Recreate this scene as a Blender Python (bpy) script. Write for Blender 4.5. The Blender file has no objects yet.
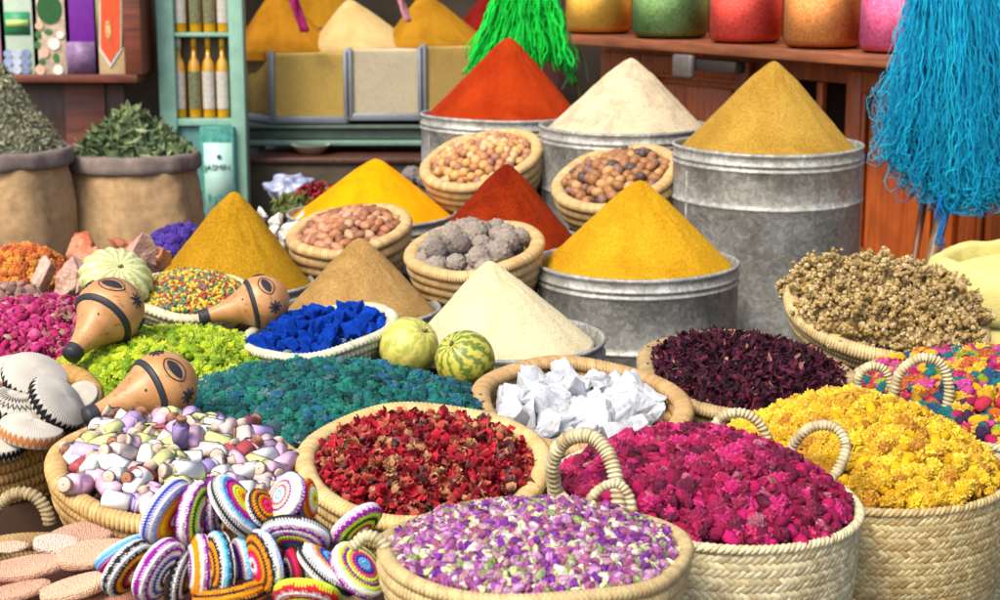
import bpy, math, random
import numpy as np
from mathutils import Vector, Matrix, noise as mn

random.seed(11)
rng = np.random.default_rng(11)
PI = math.pi
SC = bpy.context.scene
COL = SC.collection

# ------------------------------------------------------------------ camera model
FPX = 1700.0
PITCH = math.radians(11.5)
H = 1.65
CAM = Vector((0, 0, H))
FW = Vector((0, math.cos(PITCH), -math.sin(PITCH)))
UP = Vector((0, math.sin(PITCH), math.cos(PITCH)))
RT = Vector((1, 0, 0))

def ray(u, v):
    return FW + RT * ((u - 500) / FPX) + UP * (-(v - 300) / FPX)

def P(u, v, Y):
    d = ray(u, v)
    return CAM + d * (Y / d.y)

def mpp(u, v, Y):
    return (Y / ray(u, v).y) / FPX

def frame(u, v, a, b, roll, Y, flip=1):
    """circle of px half-axes a,b -> (matrix with z = circle normal, radius in metres)"""
    c = P(u, v, Y)
    w = (c - CAM).normalized()
    r0 = w.cross(Vector((0, 0, 1))).normalized()
    u0 = r0.cross(w).normalized()
    t = math.radians(roll)
    e1 = r0 * math.cos(t) + u0 * math.sin(t)
    e2 = (u0 * math.cos(t) - r0 * math.sin(t)) * flip
    q = min(1.0, b / a)
    n = (-w * q + e2 * math.sqrt(max(0, 1 - q * q))).normalized()
    yv = n.cross(e1).normalized()
    M = Matrix(((e1.x, yv.x, n.x, c.x), (e1.y, yv.y, n.y, c.y), (e1.z, yv.z, n.z, c.z), (0, 0, 0, 1)))
    return M, a * mpp(u, v, Y)

def upright(u, v, Y):
    return Matrix.Translation(P(u, v, Y))

def cl(h):
    h = h.lstrip('#')
    o = []
    for i in (0, 2, 4):
        s = int(h[i:i + 2], 16) / 255
        o.append(s / 12.92 if s <= .04045 else ((s + .055) / 1.055) ** 2.4)
    return np.array(o)

# ------------------------------------------------------------------ meshes in numpy
class Msh:
    def __init__(s, V, L, S, C=None):
        s.V = np.asarray(V, dtype=np.float64).reshape(-1, 3)
        s.L = np.asarray(L, dtype=np.int64)
        s.S = np.asarray(S, dtype=np.int64)
        s.C = np.ones_like(s.V) if C is None else np.array(np.broadcast_to(C, s.V.shape), dtype=np.float64)
    def col(s, c):
        s.C = np.array(np.broadcast_to(np.asarray(c, float), s.V.shape)); return s
    def mv(s, t):
        s.V = s.V + np.asarray(t, float); return s
    def sc(s, k):
        s.V = s.V * np.asarray(k, float); return s
    def mat(s, M):
        A = np.array(M)
        s.V = s.V @ A[:3, :3].T + A[:3, 3]; return s
    def cp(s):
        return Msh(s.V.copy(), s.L.copy(), s.S.copy(), s.C.copy())

def faces(fl):
    L = []; S = []
    for f in fl:
        L.extend(f); S.append(len(f))
    return L, S

def join(ms):
    off = 0; V = []; L = []; S = []; C = []
    for m in ms:
        V.append(m.V); L.append(m.L + off); S.append(m.S); C.append(m.C); off += len(m.V)
    return Msh(np.concatenate(V), np.concatenate(L), np.concatenate(S), np.concatenate(C))

def grid_faces(nu, nv, wrap_u=False, wrap_v=False):
    """verts index = j*nu + i ; i in u"""
    iu = np.arange(nu if wrap_u else nu - 1); jv = np.arange(nv if wrap_v else nv - 1)
    I, J = np.meshgrid(iu, jv)
    I = I.ravel(); J = J.ravel()
    a = J * nu + I; b = J * nu + (I + 1) % nu; c = ((J + 1) % nv) * nu + (I + 1) % nu; d = ((J + 1) % nv) * nu + I
    return np.stack([a, b, c, d], 1).ravel(), np.full(len(a), 4)

def lathe(prof, n=64, cap0=False, cap1=False):
    prof = np.asarray(prof, float)
    th = np.linspace(0, 2 * PI, n, endpoint=False)
    r = prof[:, 0][:, None]; z = prof[:, 1][:, None]
    V = np.stack([r * np.cos(th), r * np.sin(th), z + 0 * th], 2).reshape(-1, 3)
    L, S = grid_faces(n, len(prof), wrap_u=True)
    L = list(L); S = list(S)
    if cap0: L += list(range(n))[::-1]; S.append(n)
    if cap1: L += [(len(prof) - 1) * n + i for i in range(n)]; S.append(n)
    return Msh(V, L, S)

def tube(path, rad, ns=8, closed=False, cap=True, ref=None, ridges=0, amp=0, slant=1.0):
    Pp = np.asarray(path, float); N = len(Pp)
    if closed: T = np.roll(Pp, -1, 0) - np.roll(Pp, 1, 0)
    else: T = np.gradient(Pp, axis=0)
    T /= np.linalg.norm(T, axis=1)[:, None] + 1e-12
    if ref is None:
        ref = np.array([0, 0, 1.0]) if abs(T[0] @ np.array([0, 0, 1.0])) < .9 else np.array([1.0, 0, 0])
    nrm = ref - T[0] * (ref @ T[0]); nrm /= np.linalg.norm(nrm)
    Ns = np.empty_like(Pp)
    for i in range(N):
        nrm = nrm - T[i] * (nrm @ T[i]); nrm /= np.linalg.norm(nrm) + 1e-12
        Ns[i] = nrm
    B = np.cross(T, Ns)
    ph = np.linspace(0, 2 * PI, ns, endpoint=False)
    rad = np.broadcast_to(np.asarray(rad, float), (N,))
    R = rad[:, None] * np.ones((1, ns))
    if ridges:
        s = np.arange(N)[:, None] / N
        R = R * (1 - amp + 2 * amp * np.abs(np.cos(PI * ridges * s + slant * ph[None, :] / 2)))
    V = Pp[:, None, :] + R[:, :, None] * (np.cos(ph)[None, :, None] * Ns[:, None, :] + np.sin(ph)[None, :, None] * B[:, None, :])
    L, S = grid_faces(ns, N, wrap_u=True, wrap_v=closed)
    L = list(L); S = list(S)
    if cap and not closed:
        L += list(range(ns))[::-1]; S.append(ns)
        L += [(N - 1) * ns + i for i in range(ns)]; S.append(ns)
    return Msh(V.reshape(-1, 3), L, S)

_ico = {}
def ico(sub=1):
    if sub not in _ico:
        t = (1 + 5 ** .5) / 2
        V = [(-1, t, 0), (1, t, 0), (-1, -t, 0), (1, -t, 0), (0, -1, t), (0, 1, t), (0, -1, -t), (0, 1, -t), (t, 0, -1), (t, 0, 1), (-t, 0, -1), (-t, 0, 1)]
        V = [Vector(v).normalized() for v in V]
        F = [(0, 11, 5), (0, 5, 1), (0, 1, 7), (0, 7, 10), (0, 10, 11), (1, 5, 9), (5, 11, 4), (11, 10, 2), (10, 7, 6), (7, 1, 8), (3, 9, 4), (3, 4, 2), (3, 2, 6), (3, 6, 8), (3, 8, 9), (4, 9, 5), (2, 4, 11), (6, 2, 10), (8, 6, 7), (9, 8, 1)]
        for _ in range(sub):
            G = []; cache = {}
            def mid(a, b):
                k = (min(a, b), max(a, b))
                if k not in cache:
                    V.append(((V[a] + V[b]) / 2).normalized()); cache[k] = len(V) - 1
                return cache[k]
            for a, b, c in F:
                x, y, z = mid(a, b), mid(b, c), mid(c, a)
                G += [(a, x, z), (b, y, x), (c, z, y), (x, y, z)]
            F = G
        _ico[sub] = (np.array([list(v) for v in V]), F)
    V, F = _ico[sub]
    L, S = faces(F)
    return Msh(V.copy(), L, S)

def lump(sub, amp, freq, seed, k=(1, 1, 1), oct=3, ridge=False):
    m = ico(sub)
    for i, p in enumerate(m.V):
        q = Vector(p) * freq + Vector((seed * 7.3, seed * 3.1, seed * 1.7))
        d = mn.fractal(q, 1.0, 2.0, oct)
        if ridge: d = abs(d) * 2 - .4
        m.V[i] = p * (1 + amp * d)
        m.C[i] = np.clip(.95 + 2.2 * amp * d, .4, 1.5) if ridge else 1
    m.V *= np.array(k)
    return m

def box(x0, y0, z0, x1, y1, z1, bev=0.0):
    b = min(bev, (x1 - x0) * .45, (y1 - y0) * .45, (z1 - z0) * .45)
    if b <= 0:
        V = [(x, y, z) for z in (z0, z1) for y in (y0, y1) for x in (x0, x1)]
        L, S = faces([(0, 2, 3, 1), (4, 5, 7, 6), (0, 1, 5, 4), (2, 6, 7, 3), (0, 4, 6, 2), (1, 3, 7, 5)])
        return Msh(V, L, S)
    import bmesh
    bm = bmesh.new()
    bmesh.ops.create_cube(bm, size=1)
    for v in bm.verts:
        v.co = Vector(((v.co.x + .5) * (x1 - x0) + x0, (v.co.y + .5) * (y1 - y0) + y0, (v.co.z + .5) * (z1 - z0) + z0))
    bmesh.ops.bevel(bm, geom=list(bm.edges), offset=b, segments=2, affect='EDGES', profile=.5)
    bm.verts.index_update()
    V = [tuple(v.co) for v in bm.verts]
    L, S = faces([[v.index for v in f.verts] for f in bm.faces])
    bm.free()
    return Msh(V, L, S)

def hull(pts):
    import bmesh
    bm = bmesh.new()
    for p in pts: bm.verts.new(p)
    r = bmesh.ops.convex_hull(bm, input=bm.verts)
    junk = [e for e in r['geom_interior'] if isinstance(e, bmesh.types.BMVert)]
    bmesh.ops.delete(bm, geom=junk, context='VERTS')
    bmesh.ops.delete(bm, geom=[v for v in bm.verts if not v.link_faces], context='VERTS')
    bmesh.ops.dissolve_limit(bm, angle_limit=math.radians(14), verts=bm.verts, edges=bm.edges)
    bmesh.ops.bevel(bm, geom=list(bm.edges), offset=.02 * max((v.co.length for v in bm.verts), default=1), segments=1, affect='EDGES')
    bm.verts.index_update()
    V = [tuple(v.co) for v in bm.verts]
    L, S = faces([[v.index for v in f.verts] for f in bm.faces])
    bm.free()
    return Msh(V, L, S)

def rot_rand(n, flat=None):
    """random rotation matrices; flat: max tilt (radians) of local z"""
    if flat is None:
        q = rng.normal(size=(n, 4)); q /= np.linalg.norm(q, axis=1)[:, None]
        w, x, y, z = q.T
        return np.stack([np.stack([1 - 2 * (y * y + z * z), 2 * (x * y - z * w), 2 * (x * z + y * w)], 1),
                         np.stack([2 * (x * y + z * w), 1 - 2 * (x * x + z * z), 2 * (y * z - x * w)], 1),
                         np.stack([2 * (x * z - y * w), 2 * (y * z + x * w), 1 - 2 * (x * x + y * y)], 1)], 1)
    out = np.empty((n, 3, 3))
    for i in range(n):
        ax = rng.uniform(0, 2 * PI)
        M = Matrix.Rotation(rng.uniform(0, 2 * PI), 3, 'Z')
        M = Matrix.Rotation(rng.uniform(-flat, flat), 3, Vector((math.cos(ax), math.sin(ax), 0))) @ M
        out[i] = np.array(M)
    return out

def scatter(tmpls, pos, rot, scl, cols):
    """one mesh from many copies of the templates"""
    pos = np.asarray(pos); n = len(pos)
    scl = np.asarray(scl, float)
    if scl.ndim == 0: scl = np.full(n, float(scl))
    if scl.ndim == 1: scl = scl[:, None] * np.ones((1, 3))
    cols = np.broadcast_to(np.asarray(cols, float), (n, 3))
    which = rng.integers(0, len(tmpls), n)
    out = []
    for k, t in enumerate(tmpls):
        idx = np.nonzero(which == k)[0]
        if not len(idx): continue
        W = t.V[None] * scl[idx][:, None, :]
        W = np.einsum('nij,nvj->nvi', rot[idx], W) + pos[idx][:, None, :]
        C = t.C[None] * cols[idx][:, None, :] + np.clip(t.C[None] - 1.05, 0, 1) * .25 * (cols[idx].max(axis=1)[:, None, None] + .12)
        nv = len(t.V)
        L = (t.L[None] + (np.arange(len(idx)) * nv)[:, None]).ravel()
        out.append(Msh(W.reshape(-1, 3), L, np.tile(t.S, len(idx)), C.reshape(-1, 3)))
    return join(out)

# ------------------------------------------------------------------ linking
def mkmesh(name, m, mat, smooth=True):
    me = bpy.data.meshes.new(name)
    me.vertices.add(len(m.V)); me.loops.add(len(m.L)); me.polygons.add(len(m.S))
    me.vertices.foreach_set('co', m.V.astype(np.float32).ravel())
    me.loops.foreach_set('vertex_index', m.L.astype(np.int32))
    st = np.concatenate([[0], np.cumsum(m.S)[:-1]]).astype(np.int32)
    me.polygons.foreach_set('loop_start', st)
    me.update(calc_edges=True)
    me.polygons.foreach_set('use_smooth', np.full(len(m.S), smooth))
    at = me.color_attributes.new('Col', 'FLOAT_COLOR', 'POINT')
    at.data.foreach_set('color', np.concatenate([m.C, np.ones((len(m.C), 1))], 1).astype(np.float32).ravel())
    me.materials.append(mat)
    me.validate()
    return me

def tag(o, label=None, cat=None, group=None, kind=None):
    if label: o['label'] = label
    if cat: o['category'] = cat
    if group: o['group'] = group
    if kind: o['kind'] = kind
    return o

def obj(name, m, mat, parent=None, M=None, smooth=True):
    me = mkmesh(name, m, mat, smooth) if isinstance(m, Msh) else m
    o = bpy.data.objects.new(name, me); COL.objects.link(o)
    if parent is not None: o.parent = parent
    if M is not None: o.matrix_basis = M
    return o

def thing(name, label, cat, M, group=None, kind=None):
    o = bpy.data.objects.new(name, None); COL.objects.link(o)
    o.empty_display_size = .05
    o.matrix_basis = M
    return tag(o, label, cat, group, kind)

def kids(o): return [c for c in COL.objects if c.parent == o]

def copy_tree(src, M, label=None, group=None):
    r = src.copy(); COL.objects.link(r); r.matrix_basis = M
    if label: r['label'] = label
    if group: r['group'] = group
    for ch in kids(src):
        c = ch.copy(); COL.objects.link(c); c.parent = r
        for g in kids(ch):
            d = g.copy(); COL.objects.link(d); d.parent = c
    return r

# ------------------------------------------------------------------ materials
def newmat(name):
    m = bpy.data.materials.new(name); m.use_nodes = True
    nt = m.node_tree
    b = nt.nodes['Principled BSDF']
    return m, nt, b

def rgba(c): return (float(c[0]), float(c[1]), float(c[2]), 1)

def noise_node(nt, scale, detail=4, rough=.6, coord='Object', dist=0.0):
    tc = nt.nodes.new('ShaderNodeTexCoord')
    n = nt.nodes.new('ShaderNodeTexNoise')
    n.inputs['Scale'].default_value = scale; n.inputs['Detail'].default_value = detail
    n.inputs['Roughness'].default_value = rough; n.inputs['Distortion'].default_value = dist
    nt.links.new(tc.outputs[coord], n.inputs['Vector'])
    return n

def ramp(nt, fac, stops):
    r = nt.nodes.new('ShaderNodeValToRGB')
    e = r.color_ramp.elements
    while len(e) < len(stops): e.new(.5)
    for k, (p, c) in enumerate(stops):
        e[k].position = p; e[k].color = rgba(c)
    nt.links.new(fac, r.inputs['Fac'])
    return r

def bump(nt, b, h, strength, dist):
    bp = nt.nodes.new('ShaderNodeBump')
    bp.inputs['Strength'].default_value = strength; bp.inputs['Distance'].default_value = dist
    nt.links.new(h, bp.inputs['Height'])
    nt.links.new(bp.outputs['Normal'], b.inputs['Normal'])
    return bp

def mult(nt, a, b_, fac=1.0):
    m = nt.nodes.new('ShaderNodeMix'); m.data_type = 'RGBA'; m.blend_type = 'MULTIPLY'
    m.inputs['Factor'].default_value = fac
    nt.links.new(a, m.inputs['A']); nt.links.new(b_, m.inputs['B'])
    return m.outputs['Result']

def mat_powder(name, c, c2=None, grain=330, var=.22, big=6):
    c = np.asarray(c); c2 = c * .72 if c2 is None else np.asarray(c2)
    m, nt, b = newmat(name)
    n1 = noise_node(nt, grain, 2, .7)
    r1 = ramp(nt, n1.outputs['Fac'], [(.3, np.full(3, 1 - var)), (.7, np.full(3, 1.0))])
    n2 = noise_node(nt, big, 4, .6, dist=.6)
    r2 = ramp(nt, n2.outputs['Fac'], [(.3, c2), (.55, c)])
    nt.links.new(mult(nt, r2.outputs['Color'], r1.outputs['Color']), b.inputs['Base Color'])
    b.inputs['Roughness'].default_value = 1; b.inputs['Specular IOR Level'].default_value = .08
    n4 = noise_node(nt, 135, 3, .75)
    r4 = ramp(nt, n4.outputs['Fac'], [(.36, np.full(3, 1.12 - var)), (.60, np.full(3, 1.22))])
    nt.links.new(mult(nt, mult(nt, r2.outputs['Color'], r1.outputs['Color']), r4.outputs['Color']), b.inputs['Base Color'])
    n3 = noise_node(nt, 120, 6, .85)
    bump(nt, b, n3.outputs['Fac'], .9, .011)
    return m

def mat_vcol(name, rough=.7, spec=.3, nscale=120, var=.3, bs=.4, bd=.002, sss=0, coat=0):
    m, nt, b = newmat(name)
    a = nt.nodes.new('ShaderNodeAttribute'); a.attribute_name = 'Col'
    n = noise_node(nt, nscale, 4, .65)
    r = ramp(nt, n.outputs['Fac'], [(.3, np.full(3, 1 - var)), (.68, np.full(3, 1.0))])
    nt.links.new(mult(nt, a.outputs['Color'], r.outputs['Color']), b.inputs['Base Color'])
    b.inputs['Roughness'].default_value = rough; b.inputs['Specular IOR Level'].default_value = spec
    if coat: b.inputs['Coat Weight'].default_value = coat; b.inputs['Coat Roughness'].default_value = .08
    if bs: bump(nt, b, n.outputs['Fac'], bs, bd)
    if sss:
        b.inputs['Subsurface Weight'].default_value = sss
        b.inputs['Subsurface Radius'].default_value = (.01, .006, .004); b.inputs['Subsurface Scale'].default_value = .5
    return m

def mat_plain(name, c, rough=.6, spec=.4, metal=0, nscale=40, var=.25, bs=.15, bd=.003):
    m, nt, b = newmat(name)
    n = noise_node(nt, nscale, 5, .6)
    c = np.asarray(c)
    r = ramp(nt, n.outputs['Fac'], [(.3, c * (1 - var)), (.7, np.minimum(c * (1 + var * .3), 1))])
    nt.links.new(r.outputs['Color'], b.inputs['Base Color'])
    b.inputs['Roughness'].default_value = rough; b.inputs['Specular IOR Level'].default_value = spec
    b.inputs['Metallic'].default_value = metal
    if bs: bump(nt, b, n.outputs['Fac'], bs, bd)
    return m

def mat_wood(name, c1, c2, axis='Z', scale=7, rough=.45):
    m, nt, b = newmat(name)
    tc = nt.nodes.new('ShaderNodeTexCoord'); mp = nt.nodes.new('ShaderNodeMapping')
    s = {'X': (.07, 1, 1), 'Y': (1, .07, 1), 'Z': (1, 1, .07)}[axis]
    mp.inputs['Scale'].default_value = s
    nt.links.new(tc.outputs['Object'], mp.inputs['Vector'])
    n = nt.nodes.new('ShaderNodeTexNoise'); n.inputs['Scale'].default_value = scale * 6; n.inputs['Detail'].default_value = 6
    n.inputs['Distortion'].default_value = 1.2
    nt.links.new(mp.outputs['Vector'], n.inputs['Vector'])
    r = ramp(nt, n.outputs['Fac'], [(.3, c2), (.65, c1)])
    n2 = noise_node(nt, 3.5, 4, .7)
    r2 = ramp(nt, n2.outputs['Fac'], [(.3, np.full(3, .62)), (.65, np.full(3, 1.))])
    nt.links.new(mult(nt, r.outputs['Color'], r2.outputs['Color']), b.inputs['Base Color'])
    b.inputs['Roughness'].default_value = rough
    bump(nt, b, n.outputs['Fac'], .2, .002)
    return m

def mat_zinc():
    m, nt, b = newmat('galvanised_zinc')
    tc = nt.nodes.new('ShaderNodeTexCoord')
    v = nt.nodes.new('ShaderNodeTexVoronoi'); v.inputs['Scale'].default_value = 85; v.feature = 'F1'
    n0 = noise_node(nt, 30, 3, .6)
    mx = nt.nodes.new('ShaderNodeMix'); mx.data_type = 'RGBA'; mx.blend_type = 'ADD'; mx.inputs['Factor'].default_value = .05
    nt.links.new(tc.outputs['Object'], mx.inputs['A']); nt.links.new(n0.outputs['Color'], mx.inputs['B'])
    nt.links.new(mx.outputs['Result'], v.inputs['Vector'])
    sp = nt.nodes.new('ShaderNodeSeparateColor'); nt.links.new(v.outputs['Color'], sp.inputs['Color'])
    base = cl('#b2b2af')
    r = ramp(nt, sp.outputs['Red'], [(0, base * .72), (.55, base * .92), (.88, base * 1.15), (1, cl('#c8c6be'))])
    n = noise_node(nt, 7, 5, .7)
    r2 = ramp(nt, n.outputs['Fac'], [(.28, cl('#aeaca4')), (.5, cl('#dcdad2')), (.72, cl('#ffffff'))])
    nt.links.new(mult(nt, r.outputs['Color'], r2.outputs['Color']), b.inputs['Base Color'])
    b.inputs['Metallic'].default_value = .22
    rr = nt.nodes.new('ShaderNodeMapRange'); rr.inputs['To Min'].default_value = .42; rr.inputs['To Max'].default_value = .62
    nt.links.new(sp.outputs['Green'], rr.inputs['Value']); nt.links.new(rr.outputs['Result'], b.inputs['Roughness'])
    n3 = noise_node(nt, 14, 4, .6)
    bump(nt, b, n3.outputs['Fac'], .25, .006)
    return m

def mat_glass(name, tint=(.97, .99, .98), rough=.03, ior=1.33):
    m, nt, b = newmat(name)
    tr = nt.nodes.new('ShaderNodeBsdfTransparent'); tr.inputs['Color'].default_value = rgba(tint)
    gl = nt.nodes.new('ShaderNodeBsdfGlossy'); gl.inputs['Roughness'].default_value = rough
    fr = nt.nodes.new('ShaderNodeFresnel'); fr.inputs['IOR'].default_value = ior
    mx = nt.nodes.new('ShaderNodeMixShader')
    nt.links.new(fr.outputs[0], mx.inputs[0]); nt.links.new(tr.outputs[0], mx.inputs[1]); nt.links.new(gl.outputs[0], mx.inputs[2])
    nt.links.new(mx.outputs[0], nt.nodes['Material Output'].inputs['Surface'])
    return m

def mat_crystal(name, c, c2, tr=.35, rough=.25):
    m, nt, b = newmat(name)
    n = noise_node(nt, 18, 5, .7, dist=1.0)
    r = ramp(nt, n.outputs['Fac'], [(.35, c2), (.6, c)])
    nt.links.new(r.outputs['Color'], b.inputs['Base Color'])
    b.inputs['Transmission Weight'].default_value = tr; b.inputs['Roughness'].default_value = rough
    b.inputs['Subsurface Weight'].default_value = .85; b.inputs['Subsurface Radius'].default_value = (.03, .03, .03)
    n2 = noise_node(nt, 55, 5, .75)
    bump(nt, b, n2.outputs['Fac'], .7, .008)
    return m

ZINC = mat_zinc()
STRAW = mat_vcol('dried_palm', .65, .3, 260, .35, .5, .0012)
COILM = mat_vcol('coiled_straw', .6, .35, 240, .35, .5, .0012)
FLOWER = mat_vcol('dried_flowers', .7, .25, 260, .5, .9, .005)
SMOOTHF = mat_vcol('dyed_pods', .6, .3, 160, .22, .3, .002)
NUT = mat_vcol('nut_shells', .5, .35, 190, .3, .3, .0015)
YARN = mat_vcol('yarn', .85, .15, 500, .25, .5, .0015)
CROCHET = mat_vcol('crochet_cotton', .9, .1, 900, .22, .5, .0012)
BURLAP = mat_plain('burlap', cl('#b09068'), .95, .1, 0, 30, .3, .3, .006)
DARKWOOD = mat_wood('dark_wood', cl('#5a3220'), cl('#34190e'), 'Z')
LEATHER = mat_plain('black_leather', cl('#24242a'), .55, .4, 0, 120, .3, .3, .001)
CORK = mat_plain('cork', cl('#9c6a52'), .9, .1, 0, 300, .35, .4, .001)
CORK2 = mat_plain('pale_cork', cl('#c4ac98'), .9, .1, 0, 300, .25, .4, .001)
GLASS = mat_glass('clear_glass')
PAINT_GREEN = mat_plain('mint_paint', cl('#7fa893'), .5, .4, 0, 15, .2, .1)
ALU = mat_plain('aluminium', cl('#84888f'), .4, .5, .4, 30, .15, .05)

SUPPORT = []      # (x, y, z_bottom, radius) of what stands on the draped stand

# ------------------------------------------------------------------ basket makers (local: rim in z=0 plane)
def ropecol(n, base, var=.25):
    base = np.asarray(base)
    k = 1 + rng.uniform(-var, var * .6, (n, 1))
    return np.clip(base[None] * k, 0, 1)

def coil_ring(R, r, z, ridge, c1, c2, slant=1.4, chevron=False, tilt=0, spr=4, ns=10, flat=1.0, kx=1.0):
    n = max(24, int(2 * PI * R / ridge)); N = n * spr
    th = np.arange(N) * 2 * PI / N; ph = np.arange(ns) * 2 * PI / ns
    TH, PH = np.meshgrid(th, ph, indexing='ij')
    arg = n * TH + (slant * np.abs(((PH / PI + 1) % 2) - 1) * PI if chevron else slant * PH)
    amp = .09
    rr = r * (1 - amp + 2 * amp * np.abs(np.cos(arg / 2)) ** .8)
    wob = 1 + .012 * np.sin(TH * 3 + z * 40) + .008 * np.sin(TH * 7 + 1)
    RR = R * wob + rr * np.cos(PH) * kx
    V = np.stack([RR * np.cos(TH), RR * np.sin(TH), z + rr * np.sin(PH) * flat + .004 * np.sin(TH * 4 + R * 30)], 2).reshape(-1, 3)
    L, S = grid_faces(ns, N, wrap_u=True, wrap_v=True)
    cid = np.floor(arg / (2 * PI)).astype(int) % n
    pal = np.stack([c1, c2])
    t = rng.random(n)[:, None]
    t = .15 + .5 * t
    cc = (pal[0] * (1 - t) + pal[1] * t) * (1 + rng.uniform(-.14, .1, (n, 1)))
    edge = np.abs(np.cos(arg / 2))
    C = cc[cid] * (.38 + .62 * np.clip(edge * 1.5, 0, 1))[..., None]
    return Msh(V, L, S, C.reshape(-1, 3))

ST1, ST2 = cl('#e0bf86'), cl('#b88a4a')
PS1, PS2 = cl('#ddd0a6'), cl('#b5a175')

def bowl_basket(t, R, depth, rings, rimr, c1=ST1, c2=ST2, shrink=.55, ridge=.008, chev=False, slant=1.4, rimk=1.3):
    parts = []
    for k in range(1, rings + 1):
        f = k / rings
        Rk = R * (1 - (1 - shrink) * f ** 1.7); zk = -depth * f
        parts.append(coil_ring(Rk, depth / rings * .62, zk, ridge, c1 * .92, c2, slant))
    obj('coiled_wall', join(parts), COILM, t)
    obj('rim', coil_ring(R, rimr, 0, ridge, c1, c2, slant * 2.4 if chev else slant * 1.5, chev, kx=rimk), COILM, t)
    liner = lathe([(R * .99, -.004), (R * (1 - (1 - shrink) * .5), -depth * .5), (R * shrink, -depth * .98), (0.001, -depth)], 48).col(c2 * .6)
    obj('base', liner, COILM, t)

def stitch_tmpl(L, W, T):
    us = np.linspace(-1, 1, 6); vs = np.linspace(-1, 1, 4)
    U, Vv = np.meshgrid(us, vs)
    w = W / 2 * (1 - .35 * np.abs(U) ** 3)
    X = U * L / 2; Yy = Vv * w
    Z = T * (1 - .75 * Vv ** 2) * (1 - .95 * U ** 4) + T * .25 * U
    m = Msh(np.stack([X, Yy, Z], 2).reshape(-1, 3), *grid_faces(6, 4))
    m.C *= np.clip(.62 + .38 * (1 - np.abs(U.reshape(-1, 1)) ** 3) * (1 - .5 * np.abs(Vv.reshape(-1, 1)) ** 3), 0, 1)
    return m

def palm_wall(R, Hh, taper, rowh, L, c1, c2, bulge=.02):
    rows = int(Hh / rowh)
    pos = []; rots = []; cols = []
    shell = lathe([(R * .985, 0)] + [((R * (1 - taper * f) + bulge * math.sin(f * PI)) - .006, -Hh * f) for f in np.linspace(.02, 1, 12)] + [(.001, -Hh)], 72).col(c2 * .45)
    for j in range(rows + 1):
        f = (j + .4) / rows
        Rj = R * (1 - taper * f) + bulge * math.sin(min(1, f) * PI); z = -Hh * f
        n = int(2 * PI * Rj / (L * .46))
        for i in range(n):
            a = (i + .5 * (j % 2) + rng.uniform(-.1, .1)) * 2 * PI / n
            nr = Vector((math.cos(a), math.sin(a), .1)).normalized(); tg = Vector((-math.sin(a), math.cos(a), 0)); dn = nr.cross(tg)
            s = math.radians(34 if j % 2 else -34) + rng.uniform(-.12, .12)
            x = tg * math.cos(s) + dn * math.sin(s); y = nr.cross(x)
            rots.append(((x.x, y.x, nr.x), (x.y, y.y, nr.y), (x.z, y.z, nr.z)))
            pos.append((Rj * math.cos(a), Rj * math.sin(a), z + rng.uniform(-.001, .001)))
            t = rng.random(); cols.append((c1 * (1 - t) + c2 * t) * rng.uniform(.8, 1.1))
    st = scatter([stitch_tmpl(L, L * .52, .005)], np.array(pos), np.array(rots), 1.0, np.array(cols))
    return join([shell, st])

def rope_ring(R, r, z, pitch, c1, c2, strands=3):
    out = []
    n = int(2 * PI * R / pitch)
    N = n * 8
    th = np.arange(N) * 2 * PI / N
    for s in range(strands):
        a = n * th / 1 + s * 2 * PI / strands
        rr = R + r * .55 * np.cos(a); zz = z + r * .55 * np.sin(a)
        wob = 1 + .01 * np.sin(th * 3 + 1)
        p = np.stack([rr * np.cos(th) * wob, rr * np.sin(th) * wob, zz], 1)
        t = tube(p, r * .62, 6, closed=True)
        k = rng.uniform(.82, 1.08, N)
        mixf = rng.random()
        t.C = (np.repeat(k, 6)[:, None] * (c1 * (1 - mixf) + c2 * mixf)[None])
        out.append(t)
    return join(out)

def handle_mesh(pts, r, c1, c2, ridge=.0085):
    """rope wrapped handle through 3-D control points (local)"""
    pts = [Vector(p) for p in pts]
    N = 200; path = []
    # catmull-rom through points
    cp = [pts[0] * 2 - pts[1]] + pts + [pts[-1] * 2 - pts[-2]]
    for i in range(1, len(cp) - 2):
        for k in range(N // (len(pts) - 1)):
            t = k / (N // (len(pts) - 1))
            a, b, c, d = cp[i - 1], cp[i], cp[i + 1], cp[i + 2]
            path.append(.5 * ((2 * b) + (c - a) * t + (2 * a - 5 * b + 4 * c - d) * t * t + (3 * b - a - 3 * c + d) * t ** 3))
    path = np.array([list(p) for p in path])
    ln = np.sum(np.linalg.norm(np.diff(path, axis=0), axis=1))
    nr = max(6, int(ln / ridge))
    idx = np.linspace(0, len(path) - 1, nr * 6)
    path = np.stack([np.interp(idx, np.arange(len(path)), path[:, k]) for k in range(3)], 1)
    t = tube(path, r, 10, ridges=nr, amp=.17, slant=1.2)
    cid = (np.arange(len(path)) // 6)
    cc = np.array([(c1 * (1 - q) + c2 * q) * s for q, s in zip(rng.random(nr + 1), rng.uniform(.8, 1.08, nr + 1))])
    within = np.abs(np.cos(PI * nr * np.arange(len(path)) / len(path)))
    C = cc[cid] * (.6 + .4 * np.clip(within * 1.5, 0, 1))[:, None]
    t.C = np.repeat(C, 10, axis=0)
    return t

def handle_px(t, px, Y, r, c1=PS1, c2=PS2, dY=None):
    Mi = t.matrix_basis.inverted()
    Ys = dY or [Y] * len(px)
    pts = [Mi @ P(u, v, y) for (u, v), y in zip(px, Ys)]
    return obj('handle', handle_mesh(pts, r, c1, c2), STRAW, t)

# ------------------------------------------------------------------ heap makers
def hexpts(R, d, jit=.3):
    out = []
    n = int(R / d) + 2
    for j in range(-int(n * 1.2), int(n * 1.2) + 1):
        for i in range(-n, n + 1):
            x = (i + .5 * (j % 2)) * d + rng.uniform(-jit, jit) * d; y = j * d * .866 + rng.uniform(-jit, jit) * d
            if x * x + y * y < R * R: out.append((x, y))
    return np.array(out)

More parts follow.
